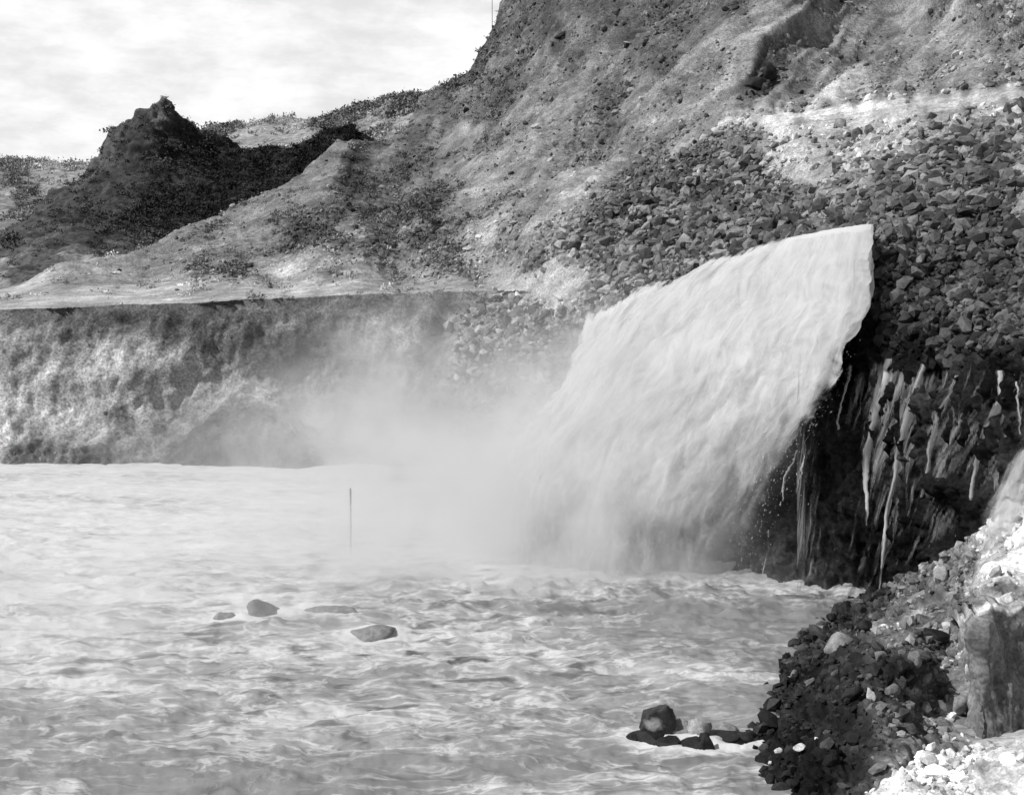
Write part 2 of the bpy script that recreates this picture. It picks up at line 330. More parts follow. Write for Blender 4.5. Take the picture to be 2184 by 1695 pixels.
H_COV = [(-200, 640, .3, .1, 0), (0, 640, .36, .05, 0), (200, 637, .4, .05, 0), (400, 625, .4, .05, 0), (600, 615, .38, .08, 0), (800, 608, .36, .1, 0), (1000, 606, .34, .15, 0), *[(x, 608 - (x - 1000) * .02, .4, .03, 0) for x in range(1020, 1250, 30)], *[(x, 616 - (x - 1000) * .02, .38, .05, 0) for x in range(1030, 1230, 40)],
    (150, 605, .3, .1, 0), (300, 570, .28, .15, 0), (450, 500, .25, .3, 0), (550, 440, .27, .2, 0), (650, 370, .25, .2, 0), (720, 318, .25, .2, 0), (500, 560, .16, .5, 0), (620, 470, .13, .7, 0), (700, 420, .2, .4, 0),
    (420, 575, .17, .4, 0), (560, 585, .32, .1, 0), (700, 570, .27, .3, 0), (850, 575, .24, .4, 0), (1000, 575, .2, .6, 0),
    (760, 350, .08, .5, 0), (740, 370, .07, .5, 0), (800, 330, .16, .3, 0), (860, 300, .13, .5, 0), (820, 370, .2, .2, 0), (900, 350, .18, .2, 0), (980, 310, .3, .05, 0), (1000, 280, .32, .05, 0), (960, 250, .13, .4, 0), (900, 420, .12, .6, 0), (800, 440, .12, .8, 0), (700, 500, .12, .8, 0), (900, 500, .11, .9, 0), (740, 480, .3, .1, 0), (800, 520, .16, .6, 0), (950, 540, .16, .8, 0),
    (970, 180, .12, .5, 0), (1040, 100, .13, .5, 0), (1090, 30, .14, .4, 0), (1150, 100, .12, .5, 0), (1180, 70, .07, .5, 0), (1060, 200, .1, .5, 0), (1020, 270, .12, .4, 0), (1100, 220, .25, .2, 0), (1160, 130, .2, .3, 0), (1050, 340, .32, .1, 0), (1120, 300, .28, .2, 0), (1200, 220, .25, .3, 0), (1260, 150, .2, .4, 0), (1250, 100, .16, .5, 0), (1350, 60, .11, .6, 0), (1450, 40, .1, .6, 0), (1550, 10, .11, .6, 0), (1400, 120, .13, .6, 0), (1300, 200, .11, .7, 0), (1270, 270, .12, .7, 0), (1380, 220, .24, .3, 0),
    (1500, 120, .24, .2, 0), (1550, 60, .3, .1, 0), (1650, 40, .3, .1, 0), (1750, 20, .34, .15, 0), (1900, 40, .3, .2, 0), (2050, 30, .32, .2, 0), (2150, 60, .2, .4, 0), (1800, 90, .26, .3, 0), (1900, 130, .17, .5, 0), (1880, 180, .18, .5, 0), (1640, 150, .1, .4, 0), (1600, 180, .14, .3, 0), (1700, 180, .2, .3, 0), (2000, 150, .27, .3, 0), (2150, 130, .17, .5, 0),
    (1500, 200, .27, .15, 0), (1450, 280, .24, .3, 0), (1300, 340, .26, .3, 0), (1150, 380, .3, .2, 0), (1220, 400, .32, .15, 0), (1100, 450, .22, .4, 0), (1180, 440, .28, .3, 0),
    *[(x, 243 - (x - 1700) * .095, .68, .02, 0) for x in range(1640, 2400, 40)], *[(x, 262 - (x - 1700) * .1, .3, .2, 0) for x in range(1700, 2400, 90)], *[(x, 226 - (x - 1700) * .095, .17, .3, 0) for x in range(1640, 2400, 60)], (1620, 250, .34, .2, 0), (1800, 290, .29, .35, 0), (1740, 330, .34, .15, 0), (1720, 370, .32, .15, 0), (1900, 270, .28, .4, 0), (2000, 262, .24, .5, 0), (1860, 310, .3, .3, 0),
    (1600, 300, .09, .9, 0), (1500, 330, .09, .9, 0), (1400, 350, .12, .9, 0), (1350, 380, .1, .9, 0), (1450, 400, .09, 1, 0), (1600, 370, .12, .9, 0), (1550, 440, .1, 1, 0), (1700, 420, .1, 1, 0), (1800, 400, .1, 1, 0), (1300, 460, .1, .9, 0), (1400, 500, .1, .9, 0), (1500, 500, .1, .9, 0), (1200, 520, .16, .6, 0), (1250, 480, .13, .7, 0), (1100, 520, .2, .4, 0), (1150, 570, .16, 1, 0), (1300, 560, .14, 1, 0), (1400, 560, .12, 1, 0), (1250, 620, .14, 1, 0), (1650, 480, .1, .8, 0), (1800, 450, .12, .7, 0),
    (1900, 380, .09, 1, 0), (2000, 330, .1, 1, 0), (2100, 280, .11, 1, 0), (2170, 230, .13, 1, 0), (2100, 380, .07, .9, 0), (1950, 450, .1, .9, 0), (2100, 480, .05, .8, .3), (1900, 550, .08, 1, .2), (2000, 600, .05, 1, .4), (2150, 600, .05, .9, .4), (1880, 640, .06, 1, .4), (2060, 640, .09, 1, .3), (2150, 680, .08, 1, .4), (2000, 680, .04, 1, .6),
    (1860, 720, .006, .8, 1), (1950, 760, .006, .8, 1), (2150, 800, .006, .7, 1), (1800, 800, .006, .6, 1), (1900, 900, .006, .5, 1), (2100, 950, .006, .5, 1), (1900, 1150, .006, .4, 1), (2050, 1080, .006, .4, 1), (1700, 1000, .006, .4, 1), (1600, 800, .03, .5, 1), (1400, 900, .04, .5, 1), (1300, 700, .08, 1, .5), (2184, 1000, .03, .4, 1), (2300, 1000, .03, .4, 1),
    (1150, 680, .13, 1, 0), (1050, 660, .2, .8, 0), (1000, 700, .26, .5, 0), (1200, 740, .09, 1, .2), (1100, 780, .13, .9, .2), (1000, 800, .22, .6, 0), (945, 652, .06, .2, 0), (930, 690, .06, .2, 0), (915, 735, .08, .2, 0), (960, 690, .26, .4, 0), (900, 690, .28, .1, 0), (870, 660, .1, .2, 0),
    (0, 685, .2, .3, 0), (200, 690, .17, .4, 0), (350, 680, .08, .4, 0), (500, 670, .1, .4, 0), (700, 650, .12, .3, 0), (850, 660, .14, .3, 0), (450, 720, .14, .3, 0), (600, 720, .16, .3, 0), (850, 720, .28, .1, 0), (830, 780, .3, .1, 0), (900, 840, .14, .3, 0),
    (0, 750, .55, .1, 0), (100, 780, .56, .1, 0), (250, 780, .55, .15, 0), (100, 850, .55, .2, 0), (0, 900, .55, .2, 0), (300, 850, .45, .1, 0), (400, 780, .4, .1, 0), (300, 790, .45, .1, 0), (180, 830, .5, .1, 0), (250, 900, .2, .4, 0), (200, 930, .26, .3, 0), (60, 960, .1, .4, .4), (200, 975, .07, .4, .6), (400, 970, .1, .4, .3), *[(x, y, .10, .3, 0) for x, y in ((430, 925), (470, 890), (520, 885), (560, 890), (620, 915), (670, 935), (380, 965), (450, 960), (540, 940), (620, 960), (700, 968))], *[(x, y, .3, .1, 0) for x, y in ((380, 915), (430, 870), (480, 835), (600, 850), (680, 880))], (620, 820, .16, .2, 0), (560, 840, .32, .1, 0), (700, 960, .12, .3, .2), (700, 850, .18, .2, 0)]
def rough_hill(PX, PY, P, C):
    bench = sstep(1150, 1000, PX) * sstep(585, 615, PY)                                                # the bench and its edge are smooth
    big = 2.3 * fbm(P * np.array([.035, .035, .02]), 3) * sstep(120, 165, P[..., 1]) * (1 - bench)
    # gullies and slide tracks run down the slope, to the lower left
    cr = (PX * .72 + PY * .69) / 70 + .5 * perlin(P * .05); al = (-PX * .69 + PY * .72) / 360
    up = sstep(300, 900, PX - (PY - 300) * .3) * sstep(640, 480, PY - np.maximum(PX - 1300, 0) * .0) * sstep(85, 125, P[..., 1])
    g = fbm(np.stack([cr, al, cr * 0], -1), 4, .6)
    g2 = fbm(np.stack([cr * 2.7, al * 1.6, cr * 0 + 5], -1), 3, .6)
    road = 243 - (PX - 1700) * .095
    up = up * np.where(PX > 1560, sstep(road - 6, road - 40, PY), 1)
    C[..., 0] *= np.exp(up * (0.34 * g + 0.34 * g2)); C[..., 1] = np.clip(C[..., 1] - up * .35 * g, 0, 1)
    blot = fbm(P * np.array([.12, .12, .25]), 5, .65) * (1 - .7 * (PX > 1600) * sstep(24, 10, np.abs(PY - road - 8)))
    C[..., 1] = np.clip(C[..., 1] * np.exp(.5 * fbm(P * .2 + 31, 3)), 0, 1)
    C[..., 0] *= np.exp(0.45 * blot * (1 - C[..., 2]))
    s = (0.25 + 0.45 * C[..., 1]) * fbm(P * 0.7, 3) * 0.6 + 0.12 * fbm(P * 2.6, 2)
    face = sstep(1150, 1000, PX) * sstep(660, 690, PY)                                                 # the weathered bluff over the pool
    fl = 1.0 * fbm(P * np.array([.16, .16, .12]), 4, .55) + .2 * fbm(P * np.array([.35, .35, .12]) + 7, 3, .55, True) - .15 + .15 * fbm(P * np.array([.8, .8, .4]), 3, .55)
    rocky = C[..., 2] * (0.75 * fbm(P * np.array([.8, .8, .35]), 4, .55, True) - 0.4)
    return big + up * (0.6 * g + .4 * g2) + s * (1 - .7 * bench) + rocky + face * fl * sstep(1150, 1000, PX)
H_COV = [(a, b, c * (1 if w > .3 else (.78 if 300 < b < 600 else .92) if a < 1200 and b < 610 else 1.0 if a < 1200 else .84 if b < 225 else 1.1), r_, w) for a, b, c, r_, w in H_COV]
H_EDGE = [(-420, 682), (0, 661), (300, 650), (600, 635), (850, 625), (1000, 621), (1100, 622), (1250, 628)]
H_DEP = [c for c in H_DEP if c not in [(-420, 690, 123), (0, 664, 123.5), (300, 653, 123), (600, 638, 121.5), (850, 626, 121), (1000, 622, 119)]]
H_DEP += [(-420, 682, 123.5), (0, 661, 123.5), (150, 655.5, 123.5), (300, 650, 123), (450, 642.5, 122.6), (600, 635, 122), (725, 630, 121.6), (850, 625, 121), (1000, 621, 119), (0, 700, 122.8), (300, 690, 122.4), (600, 690, 121.2), (850, 680, 120)]
H_DEP = [c for c in H_DEP if c not in [(560, 800, 118.5), (520, 880, 113.5), (650, 890, 114), (0, 840, 119.2), (300, 840, 119)]] + [(0, 840, 120.4), (0, 930, 118), (180, 880, 119), (300, 860, 120.2), (360, 960, 116.6), (400, 900, 120.4), (430, 915, 117), (480, 850, 120.8), (500, 880, 116.6), (560, 835, 120.6), (560, 872, 116.8), (640, 870, 120), (640, 905, 116.2), (720, 930, 118.5), (720, 965, 115.6), (560, 760, 120.6), (400, 760, 121.2)]
H_DEP = [c for c in H_DEP if c not in [(0, 646, 138), (300, 632, 138), (600, 618, 138), (850, 608, 134), (-420, 702, 150)]] + [(-420, 655, 160), (0, 643, 140), (300, 629, 140), (600, 614, 140), (850, 607, 136)]
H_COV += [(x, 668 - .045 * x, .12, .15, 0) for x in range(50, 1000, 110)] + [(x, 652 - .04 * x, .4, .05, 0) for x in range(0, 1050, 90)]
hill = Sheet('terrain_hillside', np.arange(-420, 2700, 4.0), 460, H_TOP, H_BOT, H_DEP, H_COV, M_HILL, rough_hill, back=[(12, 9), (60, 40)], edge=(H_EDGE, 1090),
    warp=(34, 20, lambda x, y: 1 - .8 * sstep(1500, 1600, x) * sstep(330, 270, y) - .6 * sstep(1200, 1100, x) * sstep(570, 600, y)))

# the near right bank: earth slope, dark rocks, a small undercut sand cliff
B_TOP = [(1540, 1640), (1600, 1560), (1640, 1470), (1680, 1390), (1740, 1330), (1800, 1290), (1870, 1262), (1910, 1240), (1960, 1215), (2020, 1180), (2080, 1140), (2110, 1110), (2150, 1070), (2184, 1030), (2700, 700)]
B_BOT = [(1540, 1800), (1640, 1800), (2700, 1900)]
B_DEP = [(1540, 1640, 'z', -.3), (1600, 1560, 'z', -.25), (1640, 1470, 'z', -.2), (1700, 1370, 'z', -.15), (1800, 1295, 'z', -.1), (1880, 1258, 66), (1960, 1215, 63.5), (2080, 1140, 59), (2184, 1030, 56.5), (2700, 700, 46),
    (1600, 1605, 'z', -.1), (1650, 1600, 'z', .3), (1660, 1690, 'z', -.05), (1700, 1680, 'z', .4), (1640, 1800, 'z', 0), (1540, 1800, 'z', -.5), (1740, 1620, 'z', .8),
    (1700, 1450, 'z', .25), (1800, 1380, 'z', .9), (1750, 1500, 'z', .5), (1900, 1330, 'z', 1.2), (2000, 1260, 'z', 2.2), (2060, 1240, 'z', 2.8), (2060, 1290, 54.5), (1950, 1400, 'z', 2.2), (2000, 1350, 54), (1850, 1500, 'z', 1.5), (1980, 1480, 48.6), (2040, 1400, 50.5), (2050, 1500, 47), (2055, 1570, 45),
    (2055, 1540, 47.6), (2066, 1400, 49.4), (2085, 1330, 49.8), (2184, 1330, 49.2), (2130, 1450, 48.8), (2184, 1570, 47.8), (2090, 1262, 50.4), (2184, 1252, 49.8), (2184, 1150, 54), (2100, 1190, 55), (2700, 1250, 40), (2700, 1570, 36), (2700, 1900, 30), (1800, 1620, 'z', .5), (1900, 1580, 'z', 1.2), (1980, 1560, 45), (1900, 1690, 'z', .3), (2100, 1700, 41), (2184, 1800, 39)]
B_COV = [(1620, 1560, .03, .6, .9), (1680, 1450, .03, .7, .9), (1720, 1400, .04, .7, .8), (1800, 1320, .05, .7, .6), (1870, 1275, .06, .7, .5), (1950, 1240, .12, .6, .1), (1750, 1480, .03, .7, .7), (1850, 1450, .05, .6, .5), (1800, 1540, .025, .6, .7), (1700, 1580, .025, .6, .9), (1750, 1640, .02, .5, .8), (1850, 1620, .03, .4, .5), (1700, 1690, .03, .5, .8),
    (1880, 1350, .2, .3, .0), (1930, 1320, .22, .3, 0), (1980, 1280, .2, .3, 0), (2030, 1330, .14, .4, 0), (1960, 1400, .07, .6, .2), (1900, 1430, .04, .6, .4), (2020, 1420, .22, .5, 0), (1980, 1480, .2, .6, 0), (1900, 1520, .12, .7, .1), (1860, 1560, .06, .6, .3), (2000, 1540, .2, .4, 0), (1960, 1590, .2, .3, 0), (1800, 1400, .08, .6, .3),
    (2085, 1450, .28, .05, 0), (2080, 1560, .28, .05, 0), (2070, 1500, .26, .05, 0), (2130, 1400, .17, .05, 0), (2184, 1400, .17, .05, 0), (2130, 1540, .24, .05, 0), (2184, 1550, .22, .05, 0), (2070, 1380, .26, .2, 0), (2110, 1330, .15, .1, 0),  # cliff flank painted paler than the front, as if lit from the left
    (2100, 1298, .75, .05, 0), (2184, 1296, .75, .05, 0), (2110, 1265, .3, .2, 0), (2140, 1210, .75, .2, 0), (2184, 1180, .8, .2, 0), (2100, 1170, .5, .4, 0), (2150, 1250, .6, .2, 0), (2184, 1080, .7, .2, 0), (2060, 1200, .14, .6, 0), (2045, 1290, .06, .4, 0), (2300, 1300, .5, .2, 0)]
B_COV = [(a, b, c * (.72 if .35 < c < .58 else .9 if c >= .58 else (.82 if a < 2055 else 1.0) if w < .3 else .45), r_, w) for a, b, c, r_, w in B_COV]
def rough_bank(PX, PY, P, C):
    C[..., 0] *= np.exp(.85 * fbm(P * .7, 4, .6))
    return (0.10 + 0.55 * C[..., 1]) * fbm(P * 0.8, 4, .6) + 0.08 * C[..., 1] * fbm(P * 3.0, 2) + 0.06 * sstep(2040, 2090, PX) * sstep(1300, 1340, PY) * fbm(P * np.array([1.6, 1.6, .35]), 3)
bank = Sheet('terrain_bank', np.arange(1540, 2700, 3.0), 230, B_TOP, B_BOT, B_DEP, B_COV, M_BANK, rough_bank, back=[(0.6, 1.2), (1.5, 5)])

def curve(pts, n):
    pts = np.array(pts, float); d = np.r_[0, np.cumsum(np.linalg.norm(np.diff(pts[:, :2], axis=0), axis=1))]; d /= d[-1]
    u = np.linspace(0, 1, n); return np.stack([np.interp(u, d, pts[:, k]) for k in range(pts.shape[1])], 1)
# an upright, flat-topped block of packed sand at the edge of the bank
def sand_block():
    top = np.array([(2046, 1332, 50.2), (2058, 1322, 49.2), (2072, 1312, 47.6), (2086, 1305, 46.3), (2092, 1304, 46.15), (2130, 1303, 46.7), (2184, 1299, 47.5), (2450, 1290, 49)], float)
    bot = np.array([(2030, 1640, 48.6), (2044, 1640, 47.6), (2062, 1640, 46.2), (2090, 1640, 44.9), (2098, 1640, 44.85), (2134, 1640, 45.4), (2184, 1640, 46.1), (2450, 1640, 47.5)], float)
    n = 170; tt = curve(top, n); u = np.interp(tt[:, 0], top[:, 0], np.arange(len(top))); bb = np.stack([np.interp(u, np.arange(len(bot)), bot[:, k]) for k in range(3)], 1)
    T = unproj(*tt.T); Bm = unproj(*bb.T); v = np.linspace(0, 1, 110)[:, None, None]
    T[:, 2] += .16 * fbm(T * 1.1, 4, .6); T[:, 1] += .25 * fbm(T * .8 + 9, 3); P = T[None] * (1 - v) + Bm[None] * v
    nrm = normals(P)
    d = .30 * fbm(P * np.array([.6, .6, .4]), 4, .55) + .08 * fbm(P * np.array([2.2, 2.2, .7]), 3, .6, True) + .03 * fbm(P * 6, 2)
    P = P + nrm * (d * sstep(0, .08, v[..., 0]))[..., None]
    back = np.array([0.15, 1.0, 0.03])
    rows = [P[0] + back * k + np.array([0, 0, 1]) * (.16 * fbm((P[0] + back * k) * 1.6, 3) - .5 * sstep(1.5, 3.5, k))[:, None] for k in (3.6, 2.8, 2.1, 1.5, 1.0, .65, .35, .15)]
    P = np.concatenate([np.stack(rows), P], 0)
    A = np.full(P.shape[:2], .2); A[:8] = np.array([.18, .18, .18, .2, .24, .45, .6, .6])[:, None] * np.exp(.4 * fbm(P[:8] * 1.3, 3)); A[8:10] = .45  # pale rim rows: the sunlit top edge is put into the albedo
    fl = sstep(.42, .36, np.broadcast_to(np.linspace(0, 1, n), P.shape[:2]) * 0 + np.clip((tt[:, 0] - 2046) / 110, 0, 1))
    A[10:] = (.18 + .06 * fl[10:]) * np.exp(.4 * fbm(P[10:] * np.array([.8, .8, .4]), 4, .6))  # lit flank and shaded front painted as lighter and darker albedo
    o = mesh_np('terrain_sand_block', P, grid_faces(*P.shape[:2]), M_BANK, {'alb': A, 'rub': A * 0 + .05, 'wet': A * 0}); o['kind'] = 'structure'
sand_block()

# pale gravel terrace in the near corner
T_TOP = [(1700, 1850), (1800, 1742), (1850, 1696), (1880, 1672), (1925, 1650), (1940, 1622), (1990, 1596), (2050, 1606), (2090, 1588), (2130, 1580), (2184, 1565), (2700, 1480)]
T_BOT = [(1700, 1990), (2700, 2200)]
T_DEP = [(1700, 1850, 35), (1850, 1696, 38.5), (1940, 1622, 40), (2184, 1565, 40), (2700, 1480, 38), (1700, 1990, 31), (2184, 1990, 28), (2700, 2200, 23), (2100, 1700, 36.3)]
T_COV = [(1900, 1690, .55, .4, 0), (2000, 1640, .55, .4, 0), (2100, 1660, .58, .3, 0), (2180, 1620, .58, .4, 0), (2050, 1620, .5, .6, 0), (2100, 1610, .45, .6, 0), (2080, 1680, .4, .6, 0), (2184, 1690, .75, .3, 0), (1950, 1740, .7, .3, 0)]
def rough_ter(PX, PY, P, C): return 0.35 * fbm(P * 0.7, 4, .6) + 0.05 * fbm(P * 4, 2)
terr = Sheet('ground_terrace', np.arange(1700, 2700, 4.0), 120, T_TOP, T_BOT, T_DEP, T_COV, M_BANK, rough_ter, back=[(0.8, 1.4), (2.2, 4.5)])

# ------------------------------------------------------------------ loose rubble and scrub (uncountable)
def scatter(name, sheets, shapes, n, size, weight, lift=0.25, mat=None, seed=3, tilt=0.6, albj=(0.5, 1.7), flat=True):
    r = np.random.default_rng(seed); Vs, Fs, As = [], [], []; off = 0
    for sh, k in zip(sheets, n):
        w = sh.area() * weight(sh)[:-1, :-1]; w = w.ravel(); idx = r.choice(len(w), k, p=w / w.sum())
        nc = sh.P.shape[1] - 1; ri, ci = idx // nc, idx % nc
        fr, fc = r.random(k)[:, None], r.random(k)[:, None]
        P = (sh.P[ri, ci] * (1 - fr) + sh.P[ri + 1, ci] * fr) * (1 - fc) + (sh.P[ri, ci + 1] * (1 - fr) + sh.P[ri + 1, ci + 1] * fr) * fc
        sz = size(r, k, sh, ri, ci, P); nn = sh.N[ri, ci]; cov = sh.C[ri, ci]
        for i in range(k):
            v, f = shapes[r.integers(len(shapes))]
            q = (v * r.uniform(.75, 1.25, 3)) @ rot_rand(r, tilt).T * sz[i] + P[i] + nn[i] * sz[i] * lift
            Vs.append(q); Fs.append(f + off); off += len(v); As.append(np.full(len(v), cov[i, 0] * r.uniform(*albj)))
    o = mesh_np(name, np.concatenate(Vs), np.concatenate(Fs), mat, {'alb': np.concatenate(As)}, smooth=not flat)
    o['kind'] = 'stuff'; return o
SH1 = [rock_shape(s, 1, 6, .1, (1, .8, .65)) for s in range(14)]
SH2 = [rock_shape(s + 40, 2, 10, .1, (1, .8, .65)) for s in range(12)]
def sz_hill(r, k, sh, ri, ci, P): return np.clip(0.13 * np.exp(r.normal(size=k) * 0.66), .06, .55) * np.clip(P[:, 1] / 85, .7, 1.6) * np.where((P[:, 0] < -5) & (P[:, 1] < 150), .6, np.where((P[:, 0] > 13) & (P[:, 1] < 95), 1.25, np.where(P[:, 1] > 122, .6, 1)))
def w_hill(sh):
    front = sstep(-60, 20, sh.PX) * sstep(2260, 2200, sh.PX) * sstep(-60, -10, sh.PY)
    behind = (sh.PX > 1270) & (sh.PX < 1780) & (sh.PY > 640 - (sh.PX - 1270) * .2)
    left = np.maximum(sstep(1050, 850, sh.PX) * sstep(560, 620, sh.PY), (sh.PX < 1230) * (sh.PX > 900) * sstep(592, 598, sh.PY) * sstep(630, 622, sh.PY))
    wetrock = sstep(.5, .9, sh.C[..., 2]) * sstep(720, 780, sh.PY)
    upper = sstep(20, -20, sh.PY - np.where(sh.PX > 1500, 240 - (sh.PX - 1700) * .095, 430 - (sh.PX - 1100) * .45))
    roadm = sstep(26, 12, np.abs(sh.PY - (250 - (sh.PX - 1700) * .095))) * (sh.PX > 1640)
    front = front * (1 - .4 * upper) * (1 - .95 * roadm)
    return (sh.C[..., 1] ** 2 + 0.012) * front * (1 - .93 * left) * (1 - .97 * wetrock) * np.where(behind, 0.0, 1) / np.maximum(sh.P[..., 1] / 90, .6) ** 2
scatter('rubble', [hill], SH1, [42000], sz_hill, w_hill, mat=M_RUB, seed=3, albj=(.2, 2.1))['label'] = 'loose angular stones strewn over the hillside and the bluff beside the falls'
def sz_bank(r, k, sh, ri, ci, P): return np.clip(0.08 * np.exp(r.normal(size=k) * 0.65), .035, .42)
def w_bank(sh):
    return (sh.C[..., 1] + 0.03) ** 1.5 * (1 - .75 * sh.C[..., 2] * (sh.PX > 1700) * (sh.PY > 1480)) * sstep(2250, 2200, sh.PX) * (1 - 0.95 * (sh.PX > 2078) * (sh.PY > 1318)) * (sh.P[..., 2] > -.2)
scatter('gravel', [bank, terr], SH1, [3600, 1100], sz_bank, w_bank, mat=M_RUB, seed=5, albj=(0.3, 2.8))['label'] = 'small stones lying over the near bank and gravel terrace'

# scrub: low desert bushes made of many leaf-sized blades
def bush_shape(seed, n=46):
    r = np.random.default_rng(seed); c = r.normal(size=(n, 3)) * np.array([.5, .5, .3]); c[:, 2] = np.abs(c[:, 2]) + .05
    V, Fc = [], []
    for i in range(n):
        a = r.normal(size=3); a /= np.linalg.norm(a); b = np.cross(a, r.normal(size=3)); b /= np.linalg.norm(b); s = r.uniform(.14, .3)
        V += [c[i] - b * s * .6, c[i] + b * s * .6, c[i] + a * s * 1.5]; Fc.append([3 * i, 3 * i + 1, 3 * i + 2])
    return np.array(V), np.array(Fc)
BU = [bush_shape(s) for s in range(8)]
M_SCRUB = rock_mat('scrub_leaves', 1, use_attr='alb', scale=0.6, rough=0.95, spec=0.1)
def sz_scrub(r, k, sh, ri, ci, P):
    return np.clip(np.exp(r.normal(size=k) * .35), .5, 2.0) * np.where(P[:, 1] > 420, 1.9, np.where(P[:, 1] > 235, .8, .5))
def w_scrub(sh):
    w = np.where(sh.C[..., 0] < .17, 1.0, .06) * sstep(-80, 0, sh.PX) * sstep(1130, 1050, sh.PX)
    if sh is far:
        w = w * 0.5; w[:5] *= 8
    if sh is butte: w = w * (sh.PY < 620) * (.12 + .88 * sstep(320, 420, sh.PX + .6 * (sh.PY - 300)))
    if sh is hill: w = w * (sh.PY < 640) / np.maximum(sh.P[..., 1] / 100, .6) ** 2
    return w
def darker(sh): return sh
scatter('scrub_vegetation', [far, butte, hill], BU, [4200, 9000, 1300], sz_scrub, w_scrub, lift=0.0, mat=M_SCRUB, seed=9, tilt=0.15, albj=(.9, 2.4), flat=False)['label'] = 'low dark scrub growing over the far hills and the butte'

# ------------------------------------------------------------------ pool
M_WATER, t, b, out = new_mat('churning_pool_water')
g = N(t, 'ShaderNodeNewGeometry').outputs['Position']
mpw = N(t, 'ShaderNodeMapping', inp={'Scale': (0.34, 0.8, 1.0), 'Rotation': (0, 0, 0.12)}); L(t, g, mpw.inputs[0])
wp = N(t, 'ShaderNodeTexNoise', inp={'Scale': 0.5, 'Detail': 3.0}); L(t, mpw.outputs[0], wp.inputs[0])
va = N(t, 'ShaderNodeVectorMath', operation='MULTIPLY_ADD'); L(t, wp.outputs['Color'], va.inputs[0]); va.inputs[1].default_value = (2.2, 2.2, 0); L(t, mpw.outputs[0], va.inputs[2])
f1 = noise(t, va.outputs[0], 1.5, 9, 0.72); f2 = noise(t, va.outputs[0], 5.0, 6, 0.75)
fr = N(t, 'ShaderNodeTexNoise', inp={'Scale': 1.3, 'Detail': 5.0, 'Roughness': .6}); L(t, va.outputs[0], fr.inputs[0])
lines = ramp(t, mth(t, 'ABSOLUTE', mth(t, 'SUBTRACT', fr.outputs[0], .5)), 0.0, .06, .16, 0)
foam = mth(t, 'ADD', mth(t, 'MULTIPLY', f1, .72), mth(t, 'MULTIPLY', f2, .34))
f3 = noise(t, mpw.outputs[0], 0.22, 4, 0.6)
foam = mth(t, 'ADD', mth(t, 'ADD', mth(t, 'ADD', foam, lines), attr(t, 'foam')), mth(t, 'MULTIPLY', mth(t, 'SUBTRACT', f3, .5), .85))
fm = ramp(t, foam, 0.42, 0.84)
sp = noise(t, va.outputs[0], 1.5, 3, 0.5)
spots = mth(t, 'MULTIPLY', ramp(t, sp, .44, .33), attr(t, 'spot'))
wc = mth(t, 'MULTIPLY', ramp(t, fm, 0, 1, 0.24, 0.66, False), mth(t, 'SUBTRACT', 1.0, mth(t, 'MULTIPLY', spots, .68)))
L(t, grey(t, wc), b.inputs['Base Color'])
L(t, ramp(t, fm, 0, 1, 0.3, 0.8, False), b.inputs['Roughness']); b.inputs['Specular IOR Level'].default_value = 0.3
bp = N(t, 'ShaderNodeBump', inp={'Strength': 0.4, 'Distance': 0.2}); L(t, foam, bp.inputs['Height']); L(t, bp.outputs[0], b.inputs['Normal'])
px = np.arange(-900, 2750, 4.5); py = 600 + 375 / np.linspace(1, .235, 520)
PX, PY = np.meshgrid(px, py); PW = gp(PX, PY)
q = PW.copy(); q[..., 0] *= .42; q[..., 1] *= .8
near = sstep(115, 70, PW[..., 1])
hgt = 0.20 * fbm(q * 0.55, 3, .5, True) + 0.11 * fbm(q * 1.4 + 9, 5, .55) + 0.035 * fbm(q * 5, 2)
churn = np.exp(-(((PW[..., 0] - 3) / 10) ** 2 + ((PW[..., 1] - 66) / 4) ** 2))
hgt = hgt * (0.3 + 0.7 * near) * (1 + 1.3 * churn)
foamA = 0.22 * np.exp(-(((PW[..., 0] - 8) / 20) ** 2 + ((PW[..., 1] - 76) / 9) ** 2)) + 0.10 * sstep(62, 90, PW[..., 1]) - 0.3 * np.exp(-(((PW[..., 0] - 12) / 9) ** 2 + ((PW[..., 1] - 62) / 2.6) ** 2)) - .08 * np.exp(-(((PW[..., 0] - 10) / 7) ** 2 + ((PW[..., 1] - 55) / 7) ** 2)) - 0.06 * sstep(50, 42, PW[..., 1]) + .12 * sstep(-8, -18, PW[..., 0]) * sstep(46, 56, PW[..., 1])
spotA = sstep(93, 80, PW[..., 1]) * (.35 + .65 * np.exp(-((PX - 800) / 520) ** 2 - ((PY - 1410) / 150) ** 2))
for bx, by, br in ((562, 1322, 1.0), (478, 1327, .8), (690, 1312, 1.6), (805, 1356, 1.3), (1395, 1580, 1.1), (1480, 1600, 1.1), (1570, 1592, 1.0)):
    bp_ = gp(bx, by); rr = np.sqrt(((PW[..., 0] - bp_[0]) / 1.5) ** 2 + (PW[..., 1] - bp_[1]) ** 2)
    foamA += .3 * np.exp(-((rr - .55 * br) / .45) ** 2); hgt += .12 * np.exp(-((rr - .6 * br) / .5) ** 2)
PW[..., 2] = hgt - 0.1
wat = mesh_np('water', PW, grid_faces(*PX.shape), M_WATER, {'foam': foamA, 'spot': spotA}); wat['kind'] = 'structure'

